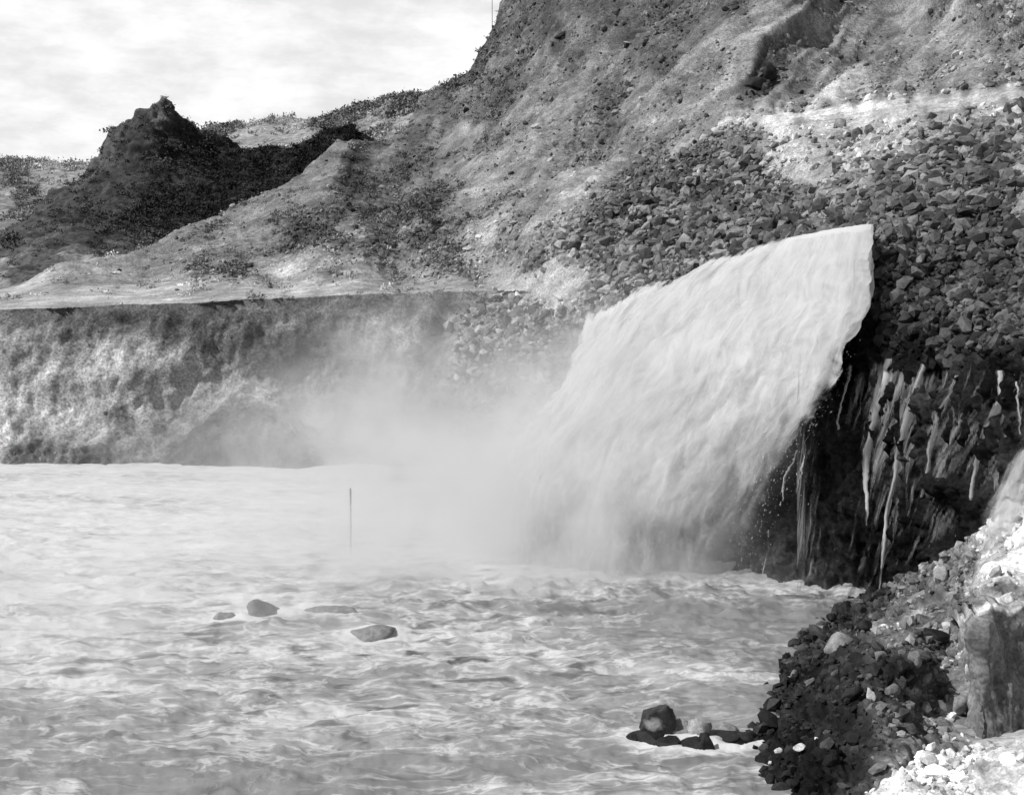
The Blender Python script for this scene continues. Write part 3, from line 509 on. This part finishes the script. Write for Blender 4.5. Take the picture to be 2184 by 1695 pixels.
# ------------------------------------------------------------------ falling water
def water_mat(name, sc, alb=0.85, warp=.5, soft=(.92, 1.5), wa=(1.5, .5), fine=(4, 2.5)):
    m, t, b, out = new_mat(name)
    uv = N(t, 'ShaderNodeCombineXYZ'); L(t, attr(t, 's'), uv.inputs[0]); L(t, attr(t, 't'), uv.inputs[1])
    mp = N(t, 'ShaderNodeMapping', inp={'Scale': sc}); L(t, uv.outputs[0], mp.inputs[0])
    w = N(t, 'ShaderNodeTexNoise', inp={'Scale': .7, 'Detail': 3.0}); L(t, mp.outputs[0], w.inputs[0])
    wv = N(t, 'ShaderNodeVectorMath', operation='MULTIPLY_ADD'); L(t, w.outputs['Color'], wv.inputs[0]); wv.inputs[1].default_value = (warp, warp, 0); L(t, mp.outputs[0], wv.inputs[2])
    a = noise(t, wv.outputs[0], 1.0, 5, 0.58)
    mp2 = N(t, 'ShaderNodeMapping', inp={'Scale': (fine[0], fine[1], 1)}); L(t, wv.outputs[0], mp2.inputs[0])
    c = noise(t, mp2.outputs[0], 1.0, 4, 0.6)
    al = mth(t, 'ADD', mth(t, 'ADD', mth(t, 'MULTIPLY', a, wa[0]), mth(t, 'MULTIPLY', c, wa[1])), attr(t, 'dens'))
    al = ramp(t, al, soft[0], soft[1])
    df = N(t, 'ShaderNodeBsdfDiffuse'); df.inputs[0].default_value = (alb, alb, alb, 1)
    tr = N(t, 'ShaderNodeBsdfTranslucent'); tr.inputs[0].default_value = (alb, alb, alb, 1)
    m1 = N(t, 'ShaderNodeMixShader'); m1.inputs[0].default_value = 0.4; L(t, df.outputs[0], m1.inputs[1]); L(t, tr.outputs[0], m1.inputs[2])
    tp = N(t, 'ShaderNodeBsdfTransparent'); mx = N(t, 'ShaderNodeMixShader')
    L(t, al, mx.inputs[0]); L(t, tp.outputs[0], mx.inputs[1]); L(t, m1.outputs[0], mx.inputs[2]); L(t, mx.outputs[0], out.inputs[0])
    t.nodes.remove(b)
    return m
R_EDGE = [(1858, 478, 70.5), (1852, 560, 69.8), (1848, 650, 69.2), (1806, 720, 68.6), (1792, 790, 68.0), (1745, 880, 67.4), (1695, 960, 67.2), (1668, 1040, 67.2), (1632, 1110, 67.4), (1608, 1180, 67.8), (1596, 1258, 68.4)]
M_EDGE = [(1520, 562, 86.0), (1440, 610, 84.5), (1380, 670, 83), (1320, 760, 81.5), (1260, 850, 80), (1200, 950, 78), (1160, 1050, 76.5), (1150, 1130, 75.5), (1150, 1240, 74)]
L_EDGE = [(1250, 668, 96.0), (1240, 735, 95), (1212, 795, 93.5), (1172, 850, 92), (1120, 905, 89.5), (1060, 950, 87), (1000, 1010, 84.5), (960, 1080, 82)]
nt, ns = 260, 300
E = np.stack([curve(R_EDGE, nt), curve(M_EDGE, nt), curve(L_EDGE, nt)], 0)
lipy = [(1250, 668), (1275, 660), (1310, 650), (1340, 634), (1370, 612), (1400, 603), (1440, 600), (1475, 590), (1500, 570), (1540, 549), (1600, 530), (1660, 514), (1720, 500), (1780, 488), (1858, 478)]
def fall_sheet(k, off, seed):
    s = np.linspace(0, 1, ns); w0 = np.clip(1 - 2 * s, 0, 1); w1 = 1 - np.abs(2 * s - 1); w2 = np.clip(2 * s - 1, 0, 1)
    G = w0[None, :, None] * E[0][:, None] + w1[None, :, None] * E[1][:, None] + w2[None, :, None] * E[2][:, None]
    t_ = np.linspace(0, 1, nt)[:, None]
    dy = np.interp(G[0, :, 0], *np.array(lipy, float).T) - G[0, :, 1]
    dy = dy + 9 * fbm(np.stack([s * 14, s * 0 + seed, s * 0], -1), 4, .65) * sstep(.15, .5, s) + 2.5 * perlin(np.stack([s * 30, s * 0 + seed, s * 0], -1))
    G[..., 1] += dy[None] * (1 - t_) ** 2
    G[..., 0] += (7 * fbm(np.stack([t_[:, 0] * 14, t_[:, 0] * 0 + seed, t_[:, 0] * 0 + 3], -1), 4, .65)[:, None] * (np.abs(2 * s - 1) ** 24))
    P = unproj(G[..., 0], G[..., 1], G[..., 2] + off)
    nrm = normals(P)
    T = np.broadcast_to(t_, P.shape[:2]); S = np.broadcast_to(s, P.shape[:2])
    ca = np.stack([S * 9, T * 4, 0 * S + seed], -1); cb = np.stack([S * 24 + 1.2 * perlin(ca * 2), T * 11, 0 * S + seed], -1)
    ed = np.minimum(1, 5 * T + .12)
    P = P + nrm * ((0.45 * fbm(ca, 3) + 0.20 * fbm(cb, 3, .5)) * ed)[..., None]
    thin = .5 * sstep(.34, .04, S) * sstep(.40, .75, T) + .22 * sstep(.6, .15, S) * sstep(.3, .55, T) + .2 * sstep(.7, .95, T) * sstep(.65, .2, S)
    rag = fbm(np.stack([S * 30, T * 18, S * 0 + seed], -1), 4, .6)
    edge = .5 * sstep(.045, 0, S) * sstep(.22, .4, T) * (1 + rag) + 1.3 * sstep(.86, 1, S + .05 * rag) * sstep(.12, .4, T) + .7 * sstep(.035, 0, T + .03 * rag) * sstep(.1, .4, S)
    left = sstep(.42, .75, S) * sstep(.5, .9, T)
    dens = .55 - .8 * thin - edge - .7 * left - .05 * k
    o = mesh_np('falling_water' if k == 0 else 'falling_water', P, grid_faces(nt, ns), M_FALL, {'s': S + seed, 't': T, 'dens': dens})
    o['kind'] = 'structure'; return P
M_FALL = water_mat('white_falling_water', (19, 6.0, 1), alb=.76, warp=1.1, soft=(.80, 1.75), fine=(3.2, 2.2))
FALL = fall_sheet(0, 0.0, 0.0)
for k, off, sd in ((1, -.6, 3.7), (2, -1.2, 8.1), (3, -1.9, 13.3), (4, .7, 17.9)): fall_sheet(k, off, sd)

def sheet_pt(sh, px, py):
    i = np.argmin((sh.PX - px) ** 2 + (sh.PY - py) ** 2); r, c = np.unravel_index(i, sh.PX.shape); return sh.P[r, c], sh.N[r, c]

# thrown drops and torn scraps of water along the edges and over the lower part of the fall
def droplets(n, seed):
    r = np.random.default_rng(seed); nt_, ns_ = FALL.shape[:2]; V0, F0 = ICO[1]; Vs, Fs = [], []
    for i in range(n):
        k = r.random()
        if k < .34: a, b = r.beta(1.5, 1.4), abs(r.normal()) * .045                     # right edge
        elif k < .6: a, b = r.beta(1, 1.6), 1 - abs(r.normal()) * .05                  # left edge
        elif k < .74: a, b = abs(r.normal()) * .04, r.uniform(.1, 1)                    # lip
        else: a, b = r.beta(3, 1.2), r.beta(1, 1.6)                                     # lower part
        ti, si = int(np.clip(a, 0, .999) * (nt_ - 2)), int(np.clip(b, 0, .999) * (ns_ - 1))
        p = FALL[ti, si]; dr = FALL[ti + 1, si] - p; dr = dr / (np.linalg.norm(dr) + 1e-6)
        p = p + r.normal(size=3) * np.array([.4, .4, .4]) * (.35 + a) + np.array([.12 if k < .34 else 0, -.3, .1 if .6 < k < .74 else 0])
        sz = np.clip(.009 * math.exp(r.normal() * .55), .006, .05); L_ = sz * r.uniform(1.1, 3.0) * (.7 + a)
        ax = np.cross(dr, [0, 1, 0]); ax /= np.linalg.norm(ax) + 1e-6; az = np.cross(dr, ax)
        Vs.append(p + V0[:, :1] * dr * L_ + V0[:, 1:2] * ax * sz + V0[:, 2:] * az * sz); Fs.append(F0 + len(V0) * i)
    m, t, b, out = new_mat('spray_drops'); b.inputs['Base Color'].default_value = (.55, .55, .55, 1); b.inputs['Roughness'].default_value = .6
    o = mesh_np('spray', np.concatenate(Vs), np.concatenate(Fs), m); o['kind'] = 'stuff'; o['label'] = 'drops of white water thrown off the edges of the fall'
droplets(2600, 21)

# thin rivulets down the black rock, right of the main fall
# the thin film that seeps over the whole black rock face: a veil of fine streaks
sx_ = np.arange(1700, 2200, 2.5); sy_ = np.arange(735, 1262, 4.0); QX, QY = np.meshgrid(sx_, sy_)
hx = hill.PX[0]; ci = np.clip(np.searchsorted(hx, QX[0]), 0, len(hx) - 1); Dq = np.empty_like(QX)
for j_, c_ in enumerate(ci): Dq[:, j_] = np.interp(QY[:, j_], hill.PY[:, c_], hill.P[:, c_, 1])
for ax in (0, 1):                                                # stands just off the highest stones
    n_ = 9 if ax == 0 else 7
    st = np.stack([np.roll(Dq, k_, ax) for k_ in range(-n_, n_ + 1)]); Dq = .8 * st.min(0) + .2 * st.mean(0)
Pq = unproj(QX, QY, Dq - .12)
Pq[..., 1] += .12 * fbm(np.stack([Pq[..., 0] * 2.2, Pq[..., 2] * .4, Pq[..., 0] * 0], -1), 3)
fade = sstep(735, 800, QY + 40 * perlin(np.stack([QX * .02, QY * 0, QX * 0], -1)))
dn = -.10 + .12 * np.exp(-((QX - 2080) / 80) ** 2 - ((QY - 920) / 130) ** 2) + .28 * np.exp(-((QX - 1900) / 70) ** 2 - ((QY - 880) / 130) ** 2) + .22 * np.exp(-((QX - 1690) / 70) ** 2 - ((QY - 1110) / 130) ** 2) - 1.0 * (1 - fade) - .8 * sstep(1905, 2060, QX + (QY - 1260) * .9 + 40) * sstep(1060, 1180, QY) - .5 * np.exp(-((QX - 1790) / 35) ** 2 - ((QY - 1060) / 150) ** 2)
M_SEEP = water_mat('seeping_water', (46, 1.6, 1), alb=.42, warp=.5, soft=(1.04, 1.55), wa=(1.3, 1.0), fine=(2.8, 2.2))
o = mesh_np('seeping_water', Pq, grid_faces(*QX.shape), M_SEEP, {'s': (Pq[..., 0] - .22 * Pq[..., 2]) * .075, 't': -Pq[..., 2] / 7.0, 'dens': dn}); o['kind'] = 'structure'
def wall_front(x, y):
    a_ = np.clip((x - sx_[0]) / 2.5, 0, len(sx_) - 1.001); b_ = np.clip((y - sy_[0]) / 4.0, 0, len(sy_) - 1.001); i_, j_ = int(b_), int(a_)
    return Dq[i_, j_] * (1 - a_ + j_) + Dq[i_, j_ + 1] * (a_ - j_)
M_TRICK = water_mat('rivulet_water', (2.2, 3.4, 1), alb=.82, warp=1.1, soft=(1.02, 1.5), wa=(1.4, .9), fine=(2.4, 3.0))
def rivulet(pts, dens=0.35, seed=0):
    """pts: frame x, y and width; follows the rock wall a little in front of it."""
    c = curve(pts, 70); n = len(c); nw = 17; r = np.random.default_rng(seed)
    jx = np.cumsum(r.normal(size=n)) * .8; jx -= np.linspace(0, jx[-1], n)
    wv = c[:, 2] * (1 + .22 * np.interp(np.arange(n), np.linspace(0, n, 14), r.normal(size=14)))
    V = np.zeros((n, nw, 3)); S = np.zeros((n, nw)); T = np.zeros((n, nw)); Dn = np.zeros((n, nw))
    dm = np.array([wall_front(c[i, 0] + jx[i], c[i, 1]) for i in range(n)]); dm = np.convolve(np.pad(dm, 3, 'edge'), np.ones(7) / 7, 'valid')
    for i in range(n):
        x0 = c[i, 0] + jx[i]; d = dm[i] + .55
        k = np.linspace(-1, 1, nw)
        V[i] = unproj(x0 + k * max(wv[i], 1.5) * .62, np.full(nw, c[i, 1]), d - .75 - .12 * (1 - k ** 2))
        S[i] = k + seed * 3.3; T[i] = i / n * (pts[-1][1] - pts[0][1]) / 300 + seed; Dn[i] = dens + .02 - .9 * np.abs(k) ** 1.5 - .25 * (i > n - 8)
    o = mesh_np('rivulet_water', V, grid_faces(n, nw), M_TRICK, {'s': S, 't': T, 'dens': Dn}); o['kind'] = 'structure'
RIV = [([(1972, 775, 12), (1960, 805, 14), (1945, 850, 24), (1925, 920, 20), (1905, 1020, 15), (1890, 1100, 11), (1882, 1180, 9), (1876, 1258, 8)], .5),
    ([(1896, 765, 12), (1885, 830, 28), (1865, 900, 30), (1850, 960, 22), (1846, 1040, 12), (1848, 1120, 8)], .42),
    ([(2040, 800, 10), (2026, 840, 14), (2000, 880, 20), (1980, 960, 14), (1965, 1060, 9)], .36),
    ([(2134, 790, 14), (2134, 850, 18), (2120, 895, 36), (2094, 950, 30), (2078, 1020, 16), (2066, 1090, 8)], .44),
    ([(1815, 780, 9), (1800, 850, 10), (1788, 930, 8)], .3), ([(2164, 790, 8), (2170, 870, 9), (2176, 940, 7)], .3),
    ([(1700, 960, 10), (1680, 1020, 10), (1668, 1080, 7)], .1), ([(1725, 930, 7), (1712, 1000, 9), (1700, 1080, 7)], .05), ([(1640, 1130, 9), (1632, 1190, 9), (1626, 1235, 6)], .0), ([(2044, 1140, 12), (2032, 1190, 14), (2024, 1225, 10)], .3)]
for i, (p, dn) in enumerate(RIV): rivulet(p, dn, i + 1)
# a second white chute at the edge of the frame
ch = curve([(2215, 930, 26), (2185, 990, 46), (2160, 1060, 60), (2135, 1120, 66), (2115, 1170, 56)], 60); nw = 30
V = np.zeros((60, nw, 3)); k = np.linspace(-1, 1, nw)
for i in range(60):
    V[i] = unproj(ch[i, 0] + k * ch[i, 2] * .8 + 6 * k, np.full(nw, ch[i, 1]), 56.2 - i * .02 - .5 * (1 - k ** 2))
ii = np.arange(60)[:, None] / 60
V += 0.12 * fbm(V * 2.0, 3)[..., None]
o = mesh_np('falling_water', V, grid_faces(60, nw), M_FALL, {'s': np.broadcast_to(k * .08, (60, nw)) + 20, 't': np.broadcast_to(ii * .5, (60, nw)), 'dens': np.broadcast_to(.5 - .95 * np.abs(k) ** 2, (60, nw)) - .5 * sstep(.7, 1, ii)})
o['kind'] = 'structure'

# ------------------------------------------------------------------ things
def tag(o, label, cat, group=None):
    o['label'] = label; o['category'] = cat
    if group: o['group'] = group
    return o
_rc = [100]
def rock(name, px, py, w, h, mat, label, cat='rock', group=None, dpt=0.8, z=None, d=None, rough=.1, cuts=11, sink=.25, sub=3):
    """A rock whose foot is at frame (px, py) and which is about w x h frame units large there."""
    d = float(depth_at_z(px, py, 0.0 if z is None else z)) if d is None else d
    P = unproj(px, py, d); m = d / F
    _rc[0] += 1; v, f = rock_shape(_rc[0], sub, cuts, rough)
    v = v * np.array([w * m / 2, w * m / 2 * dpt, h * m / 2 * (1 + sink)])
    za = np.random.default_rng(_rc[0] + 5).uniform(-.5, .5); v[:, :2] = v[:, :2] @ np.array([[math.cos(za), math.sin(za)], [-math.sin(za), math.cos(za)]])
    v[:, 2] += h * m / 2 * (1 - sink)
    o = mesh_np(name, v, f, mat, smooth=True); o.location = P - np.array([0, 0, .24 if 'foam' in label or 'awash' in label else 0.0]); tag(o, label, cat, group)
    return o

def bank_rock(name, px, py, w, h, mat, label, **k):
    P, n_ = sheet_pt(bank, px, py + h * .3)
    return rock(name, px, py + h * .4, w, h, mat, label, d=P[1] - .05, **k)
# the round boulder, with a pale patch coloured onto its front
M_PATCH, t, b, out = new_mat('dark_boulder_with_pale_patch')
tc_ = N(t, 'ShaderNodeTexCoord').outputs['Object']
nz = noise(t, tc_, 3.0, 5, .65)
sb = N(t, 'ShaderNodeVectorMath', operation='SUBTRACT'); L(t, tc_, sb.inputs[0]); sb.inputs[1].default_value = (-.05, -.62, .66)
sc_ = N(t, 'ShaderNodeVectorMath', operation='MULTIPLY'); L(t, sb.outputs[0], sc_.inputs[0]); sc_.inputs[1].default_value = (2.6, 1.2, 4.0)
ln = N(t, 'ShaderNodeVectorMath', operation='LENGTH'); L(t, sc_.outputs[0], ln.inputs[0])
pm = ramp(t, mth(t, 'ADD', ln.outputs['Value'], mth(t, 'MULTIPLY', nz, 1.9)), 1.35, 2.0, 1, 0)
L(t, grey(t, mth(t, 'ADD', mth(t, 'MULTIPLY', nz, .034), mth(t, 'MULTIPLY', pm, mth(t, 'MULTIPLY', nz, .62)))), b.inputs['Base Color']); b.inputs['Roughness'].default_value = .55
bp = N(t, 'ShaderNodeBump', inp={'Strength': .7, 'Distance': .1}); L(t, nz, bp.inputs['Height']); L(t, bp.outputs[0], b.inputs['Normal'])
rock('boulder', 1395, 1578, 98, 92, M_PATCH, 'round dark boulder with a pale patch standing in the shallows', 'boulder', sub=4, cuts=9, rough=.12)
M_PALEW = rock_mat('pale_wet_rock', 0.26, 0.5)
for (x, y, w, h, mt_, lb) in [
    (1352, 1578, 34, 12, M_ROCKW, 'small black rock tip poking out at the outer end of the boulder bar'),
    (1388, 1586, 56, 18, M_ROCKW, 'low black rock under the round boulder with the pale patch'),
    (1432, 1594, 52, 18, M_ROCKW, 'black wet rock in the bar just beside the round boulder'),
    (1474, 1602, 56, 22, M_ROCKW, 'black wet rock in the middle of the bar in the shallows'),
    (1510, 1608, 36, 26, M_ROCKW, 'blunt black rock ending the bar where it turns back to the bank'),
    (1545, 1582, 60, 14, M_ROCKW, 'flat black rock linking the bar to the bank'),
    (1600, 1580, 56, 15, M_ROCKW, 'flat black rock touching the bank end of the bar'),
    (1450, 1572, 50, 24, M_PALEW, 'pale wet rock leaning behind the bar beside the round boulder'),
    (1492, 1580, 44, 36, M_PALEW, 'taller pale wet rock behind the blunt end of the bar'),
    (1545, 1566, 40, 14, M_PALEW, 'low pale wet rock behind the flat black rock of the bar')]:
    rock('rock', x, y + 2, w * 1.5, h * 1.9, mt_, lb, dpt=.9, sub=3, cuts=7, rough=.28)
rock('boulder', 562, 1321, 84, 58, M_ROCKF, 'tall rounded grey boulder rising from the foam of the pool', 'boulder', rough=.18)
rock('boulder', 478, 1327, 62, 42, M_ROCKF, 'lower rounded boulder in the foam beside the tall one', 'boulder', rough=.18)
rock('boulder', 690, 1312, 150, 42, M_ROCKF, 'long low rock awash in the foam between the tall boulder and the pole', 'boulder', rough=.2)
rock('boulder', 805, 1356, 112, 36, M_ROCKF, 'flat dark rock awash below the pole', 'boulder', rough=.2)
BR = [(1806, 1298, 42, 42, 'W', 'black upright boulder at the water edge below the rivulets'),
    (1776, 1317, 28, 18, 'W', 'low black rock in the water below the upright black boulder'), (1762, 1336, 20, 20, 'W', 'small round black rock alone in the water above the pale slab'),
    (1730, 1361, 34, 26, 'W', 'black rock at the outer side of the pale slab'), (1755, 1365, 28, 28, 'W', 'black block wedged against the outer edge of the pale slab'),
    (1705, 1394, 36, 22, 'W', 'black rock furthest out in the water below the pale slab'), (1743, 1396, 42, 22, 'W', 'wide flat black rock under the tip of the pale slab'), (1774, 1413, 36, 28, 'W', 'black rock directly below the pale slab'),
    (1634, 1461, 22, 15, 'W', 'small black rock off the outermost point of the bank'), (1674, 1455, 28, 22, 'W', 'black rock among grey ones at the outer point of the bank'), (1647, 1486, 42, 22, 'W', 'long black rock lying in the water at the outer point of the bank'),
    (1726, 1455, 28, 20, 'G', 'grey rock between the black rocks at the outer point of the bank'), (1780, 1440, 24, 24, 'G', 'round grey stone below the black rock under the pale slab'), (1697, 1440, 28, 22, 'G', 'grey rock behind the black ones at the outer point of the bank'),
    (1847, 1340, 42, 32, 'W', 'dark tilted rock on the slope beside the pale slab'), (1893, 1258, 34, 24, 'W', 'black rock at the foot of the longest rivulet'), (1860, 1290, 24, 16, 'G', 'grey stone on the bank beside the upright black boulder'),
    (1990, 1356, 70, 36, 'W', 'long dark slab lying high on the earth slope'), (1948, 1403, 38, 34, 'G', 'rounded grey boulder in the row under the long dark slab'), (1977, 1407, 34, 26, 'W', 'dark rock next to the rounded grey boulder under the long slab'), (1927, 1420, 28, 24, 'W', 'dark rock at the lower end of the row under the long slab'),
    (1848, 1450, 28, 28, 'G', 'grey stone standing alone in the dark hollow of the bank'), (1814, 1480, 56, 46, 'W', 'big black block in the dark hollow of the bank'), (2052, 1318, 42, 66, 'W', 'tall dark wedge of rock beside the sand cliff'), (2020, 1338, 26, 30, 'P', 'pale pointed stone leaning by the tall dark wedge'),
    (2004, 1226, 38, 36, 'P', 'smooth white egg shaped boulder at the top of the bank'), (1988, 1210, 22, 22, 'G', 'grey stone touching the white egg shaped boulder'), (2066, 1216, 38, 24, 'G', 'rounded grey boulder below the white gravel at the bank top'), (2036, 1204, 28, 18, 'G', 'grey stone between the egg shaped boulder and the white gravel'), (1950, 1240, 30, 18, 'G', 'grey stone on the bank crest in front of the black rock wall'), (1965, 1232, 20, 16, 'P', 'small pale stone on the bank crest by the egg shaped boulder'),
    (1703, 1593, 34, 18, 'P', 'largest white rock of the cluster at the water edge'), (1661, 1602, 26, 20, 'P', 'peaked white rock in the middle of the waterside cluster'), (1626, 1613, 34, 15, 'P', 'flat white rock at the outer end of the waterside cluster'), (1693, 1578, 20, 13, 'P', 'small white rock behind the largest one of the cluster'), (1743, 1583, 16, 22, 'P', 'upright white stone on dark earth beside the cluster'), (1647, 1627, 22, 13, 'P', 'small white rock just below the flat one of the cluster'),
    (1659, 1678, 34, 18, 'P', 'white rock alone in the dark shallows near the frame edge'), (1649, 1640, 24, 14, 'W', 'black stone under the white rock cluster'), (1644, 1657, 18, 14, 'W', 'small black stone between the cluster and the lone white rock'), (1690, 1672, 30, 20, 'W', 'black rock beside the lone white rock'),
    (1603, 1545, 24, 12, 'W', 'black rock in the shallows off the dark undercut'), (1592, 1506, 22, 10, 'W', 'flat black rock awash off the bank point'), (1622, 1527, 30, 16, 'W', 'black rock against the dark undercut of the bank'),
    (1858, 1490, 22, 44, 'P', 'bright narrow stone standing on the earth slope'), (1906, 1552, 18, 18, 'P', 'small white stone in the middle of the earth slope'), (2064, 1424, 18, 34, 'P', 'bright upright stone at the edge of the sand cliff'), (2149, 1272, 32, 22, 'P', 'white rock on the grey ledge above the sand cliff'),
    (1880, 1400, 34, 24, 'G', 'grey rock on the slope between the pale slab and the row of boulders'), (1902, 1470, 36, 24, 'G', 'grey rock under the row of boulders on the slope'), (1960, 1470, 30, 22, 'G', 'grey rock on the stony slope below the row of boulders'), (2010, 1480, 28, 20, 'G', 'grey rock on the stony slope near the sand cliff'), (1930, 1520, 26, 20, 'G', 'grey rock low on the stony slope')]
MM = {'W': M_ROCKW, 'G': M_ROCKG, 'P': M_ROCKP}
for (x, y, w, h, k_, lb) in BR:
    bank_rock('boulder' if w > 33 else 'rock', x, y, w, h, MM[k_], lb, cat='boulder' if w > 33 else 'rock', sub=3, rough=.14, cuts=8 if 'egg' in lb or 'round' in lb else 13)
bank_rock('boulder', 1790, 1372, 76, 46, M_PALEW, 'large pale angular slab on the dark waterside rocks', cat='boulder', cuts=16)
def hill_rock(name, px, py, w, h, mat, label, **k):
    P, n_ = sheet_pt(hill, px, py + h * .3)
    return rock(name, px, py + h * .45, w, h, mat, label, d=P[1] - .1, **k)
hill_rock('rock', 1797, 471, 30, 10, M_ROCKP, 'pale flat rock lying just above the lip of the falls')
hill_rock('rock_outcrop', 1640, 148, 34, 46, M_ROCKW, 'dark jagged outcrop standing out of the pale upper slope', cat='outcrop', rough=.25)
hill_rock('rock_outcrop', 1612, 178, 50, 26, M_ROCKW, 'low dark rib of rock running down from the jagged outcrop', cat='outcrop', rough=.25)
hill_rock('rock_outcrop', 1205, 74, 46, 18, M_ROCKW, 'black hollowed rock near the top of the steep hill', cat='outcrop', rough=.25)

# gauge pole in the pool
def tube(bm_pts, r, n=8, cap=True):
    P = np.array(bm_pts, float); V = []; Fc = []
    for p, rr in zip(P, r):
        for k in range(n):
            a = 2 * math.pi * k / n; V.append(p + np.array([math.cos(a) * rr, math.sin(a) * rr, 0]))
    for i in range(len(P) - 1):
        for k in range(n): Fc.append([i * n + k, i * n + (k + 1) % n, (i + 1) * n + (k + 1) % n, (i + 1) * n + k])
    m = (len(P) - 1) * n
    for k in range(1, n - 1): pass
    V.append(P[-1]); c = len(V) - 1
    for k in range(n): Fc.append([m + k, m + (k + 1) % n, c, c])
    return np.array(V), np.array(Fc)
M_POLE = rock_mat('weathered_pole', 0.06, 0.7)
p0 = gp(748.5, 1184.0)
hh = 146 / F * p0[1]
v, f = tube([(0, 0, -1.0), (0, 0, hh * .3), (.01, 0, hh * .7), (.012, 0, hh)], [.05, .05, .048, .045])
f = f[:, :4]
o = mesh_np('pole', v, np.array([q for q in f if q[2] != q[3]]), M_POLE); o.location = p0
tag(o, 'thin dark upright pole standing in the misty pool', 'pole')
pt, nn = sheet_pt(hill, 1042, 66)
v, f = tube([(0, 0, -3.0), (0, 0, 7), (.05, 0, 13)], [.06, .05, .04])
o = mesh_np('mast', v, np.array([q for q in f if q[2] != q[3]]), rock_mat('grey_mast', .3)); o.location = pt + np.array([-.2, .3, 0])
tag(o, 'faint thin mast rising at the edge of the steep hill against the sky', 'mast')

# ------------------------------------------------------------------ spray and mist
def gauss_mist(name, lo, hi, lobes, dens, nscale=.27, thr=(.40, .63), label=''):
    v = np.array([[x, y, z] for z in (lo[2], hi[2]) for y in (lo[1], hi[1]) for x in (lo[0], hi[0])])
    f = np.array([[0, 2, 3, 1], [4, 5, 7, 6], [0, 1, 5, 4], [2, 6, 7, 3], [0, 4, 6, 2], [1, 3, 7, 5]])
    m = bpy.data.materials.new(name); m.use_nodes = True; t = m.node_tree; t.nodes.clear()
    out = N(t, 'ShaderNodeOutputMaterial')
    pv = N(t, 'ShaderNodeVolumePrincipled'); pv.inputs['Color'].default_value = (.97, .97, .97, 1); pv.inputs['Anisotropy'].default_value = 0.35
    g = N(t, 'ShaderNodeNewGeometry').outputs['Position']
    nz = N(t, 'ShaderNodeTexNoise', inp={'Scale': nscale, 'Detail': 4.0, 'Roughness': 0.6, 'Distortion': 0.6}); L(t, g, nz.inputs[0])
    tot = None
    for (cx_, cy_, cz_, rx, ry, rz, a) in lobes:
        s1 = N(t, 'ShaderNodeVectorMath', operation='SUBTRACT'); L(t, g, s1.inputs[0]); s1.inputs[1].default_value = (cx_, cy_, cz_)
        s2 = N(t, 'ShaderNodeVectorMath', operation='DIVIDE'); L(t, s1.outputs[0], s2.inputs[0]); s2.inputs[1].default_value = (rx, ry, rz)
        s3 = N(t, 'ShaderNodeVectorMath', operation='DOT_PRODUCT'); L(t, s2.outputs[0], s3.inputs[0]); L(t, s2.outputs[0], s3.inputs[1])
        e = mth(t, 'MULTIPLY', mth(t, 'EXPONENT', mth(t, 'MULTIPLY', s3.outputs['Value'], -1.0)), a)
        e = mth(t, 'MAXIMUM', mth(t, 'SUBTRACT', e, 0.015 * a), 0.0)
        tot = e if tot is None else mth(t, 'ADD', tot, e)
    d = mth(t, 'MULTIPLY', mth(t, 'MULTIPLY', tot, ramp(t, nz.outputs[0], thr[0], thr[1], .08, 1.1)), dens)
    L(t, d, pv.inputs['Density']); L(t, pv.outputs[0], out.inputs['Volume'])
    o = mesh_np(name, v, f, m, smooth=False); o['kind'] = 'stuff'; o['label'] = label
    return o
gauss_mist('mist', (-64, 38, -.6), (26, 116, 21), [
    (0, 70, 1.6, 7.5, 5.5, 5.5, 1.15), (-7, 78, 2.0, 9, 8, 4.6, .8), (-7, 94, 5, 7, 9, 6, .5), (-11, 106, 6, 5, 5, 4.5, .35), (-27, 104, 2.5, 12, 5, 3.5, .09), (-18, 68, .3, 20, 14, 1.8, .46), (-17, 108, 5, 7, 5, 4, .16), (-34, 60, .3, 13, 12, 1.6, .2), (-23, 54, .5, 9, 9, 1.5, .42), (3, 77, 8, 6, 6, 5, .5)],
    0.34, label='white spray drifting over the pool from the foot of the falls')

def along(S, T):
    return FALL[int(T * (FALL.shape[0] - 1)), int(S * (FALL.shape[1] - 1))]
LB = []
for S, T, rx, rz, a in [(.98, .12, 1.4, 1.4, .5), (.98, .3, 1.8, 2, .6), (.97, .5, 2.4, 2.6, .6), (.9, .7, 3, 3, .7), (.7, .55, 3, 3, .5), (.5, .35, 3, 2.6, .35), (.5, .6, 3, 3, .6), (.5, .85, 3.4, 3, 1), (.3, .5, 2.5, 2.5, .5), (.3, .75, 2.6, 2.6, .7), (.08, .6, 1.2, 1.8, .3), (.1, .8, 1.3, 2, .3), (.14, .96, 1.8, 1.4, .5), (.8, .95, 4, 3, 1)]:
    p = along(S, T); LB.append((float(p[0]), float(p[1]) - .6, float(p[2]), rx, 2.2, rz, a))
gauss_mist('mist', (-12, 58, -.5), (19, 98, 19), LB, .55, nscale=.55, thr=(.42, .64), label='billows of fine white spray tearing off the falling water')
